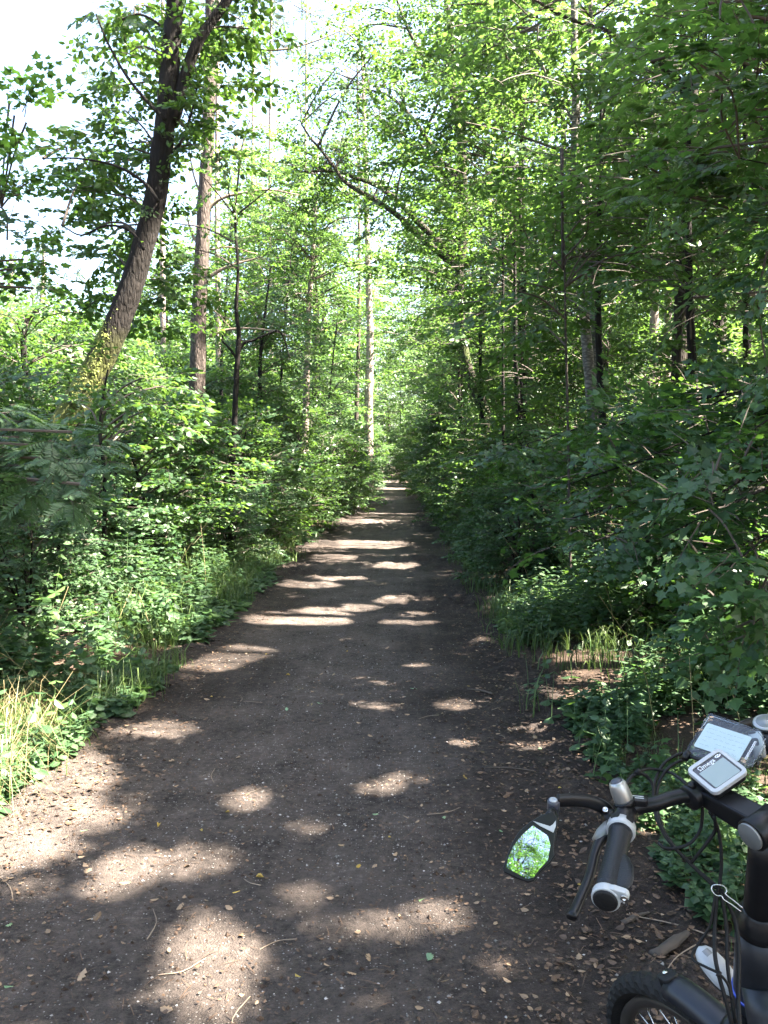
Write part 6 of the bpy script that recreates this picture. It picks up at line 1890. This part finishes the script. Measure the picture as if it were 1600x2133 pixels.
# herbs in front of the thicket: each plant a stem with its leaves
leaf_me = {}
for nm, kind, w_, m_ in (('nettle', 'ovate', .34, 'nettle_leaf'), ('broad', 'ovate', .42, 'nettle_leaf'), ('lobed', 'maple', .33, 'beech_leaf'), ('pale', 'ovate', .36, 'light_leaf')):
    leaf_me[nm] = []
    for k in range(4):
        g = Geo()
        blades(g, np.zeros((1, 3)), np.array([[1.0, 0, -.1]]), np.array([[0, 0, 1.0]]), np.array([1.0]), kind, w_, .16, np.array([.15 + .23 * k]))
        leaf_me[nm].append(g.mesh('leaf', M[m_]))
def herb(x_, y_, h_, kind, leaf_len, n_pairs, label, group, lean=.15, name='herb'):
    z_ = float(zat(x_, y_)[0])
    t = thing(name, label, 'plant', (x_, y_, z_), 0, group)
    la_ = rng.uniform(0, 6.28)
    lv = np.array([math.cos(la_), math.sin(la_), 0]) * lean * h_ * rng.uniform(.3, 1.5)
    pl = smooth_path([[0, 0, -.03], lv * .3 + [0, 0, h_ * .4], lv + [0, 0, h_]], 4)
    g = Geo()
    tube(g, pl, [.0032, .0012], 5)
    put('stem', g.mesh('stem', M['green_stem']), t)
    a0 = rng.uniform(0, 3)
    for j in range(n_pairs):
        f = (.25 + .75 * j / max(1, n_pairs - 1))
        p_ = pl[int(round(f * (len(pl) - 1)))]
        for s_ in (0, math.pi):
            a = a0 + j * 1.57 + s_ + rng.normal(0, .25)
            o = put('leaf', leaf_me[kind][int(rng.integers(0, 4))], t, p_)
            ss = leaf_len * rng.uniform(.7, 1.2) * (1.1 - .5 * f * f)
            o.scale = (ss, ss, ss)
            o.rotation_euler = (rng.normal(0, .25), rng.normal(.1, .3), a)
    return t
for i in range(96):                                        # along the left edge
    y_ = math.exp(rng.uniform(math.log(3.1), math.log(7.5)))
    x_ = float(path_x(y_)) - 1.35 - abs(rng.normal(0, .55)) - .12 * rng.random()
    hh = np.clip((-(x_ - float(path_x(y_))) - 1.2) * .75 + .12, .12, .85) * rng.uniform(.7, 1.2)
    herb(x_, y_, hh, ['nettle', 'nettle', 'broad', 'pale'][i % 4], .095 if i % 4 != 2 else .12, int(3 + hh * 7), ['nettle-like green herb', 'nettle-like green herb', 'broad-leaved herb', 'pale green herb'][i % 4] + (' in the dry grass at the near edge of the path' if y_ < 4 else ' at the path edge before the feathery rowan bush' if y_ < 5.4 else ' at the path edge past the feathery rowan bush'),
         ['nettles across the path', 'nettles across the path', 'broad-leaved herbs across the path', 'pale herbs across the path'][i % 4])
for i in range(110):                                        # the bicycle's side: low and sparse
    y_ = math.exp(rng.uniform(math.log(2.0), math.log(7.5)))
    x_ = float(path_x(y_)) + 1.35 + abs(rng.normal(0, .6)) + (.25 if y_ < 3.2 else 0)
    herb(x_, y_, rng.uniform(.07, .28) * (1 + .10 * y_ / 2), ['broad', 'lobed', 'nettle'][i % 3], .07 if y_ < 4 else .085, int(rng.integers(2, 5)), ['low broad-leaved herb', 'tiny maple seedling', 'low nettle-like herb'][i % 3] + (' on the leaf litter beside the bicycle' if y_ < 3 else ' on the leaf litter between bicycle and maple' if y_ < 4.8 else ' under the boughs of the maple'),
         ['low broad herbs beside the bicycle', 'maple seedlings beside the bicycle', 'low nettles beside the bicycle'][i % 3], .3)

# dead stalks that lean out of the green
for i in range(26):
    y_ = math.exp(rng.uniform(math.log(3.6), math.log(10)))
    left_ = i % 3 != 2
    x_ = float(path_x(y_)) + (-1.7 - abs(rng.normal(0, .6)) if left_ else 1.7 + abs(rng.normal(0, .6)))
    h_ = rng.uniform(.35, 1.0)
    d = np.array([rng.normal(0, .5), rng.normal(0, .5), 1.0])
    P_ = [[0, 0, -.05], d * h_ * .5 * [.6, .6, 1], d * h_]
    g = Geo()
    tube(g, smooth_path(P_, 4), [.0028, .0012], 5)
    for k in range(3):
        b_ = np.array(P_[1]) + (np.array(P_[2]) - P_[1]) * rng.uniform(0, .9)
        tube(g, [b_, b_ + rng.normal(0, .07, 3) + [0, 0, .06]], [.0012, .0006], 4)
    put('dead_stalk', g.mesh('dead_stalk', M['straw']), None, (x_, y_, float(zat(x_, y_)[0])), label='pale dead stalk leaning out of the herbs %s' % ('across the path' if left_ else 'on the bicycle\'s side'), category='stalk', group='dead stalks %s' % ('across the path' if left_ else 'on the bicycle\'s side'))
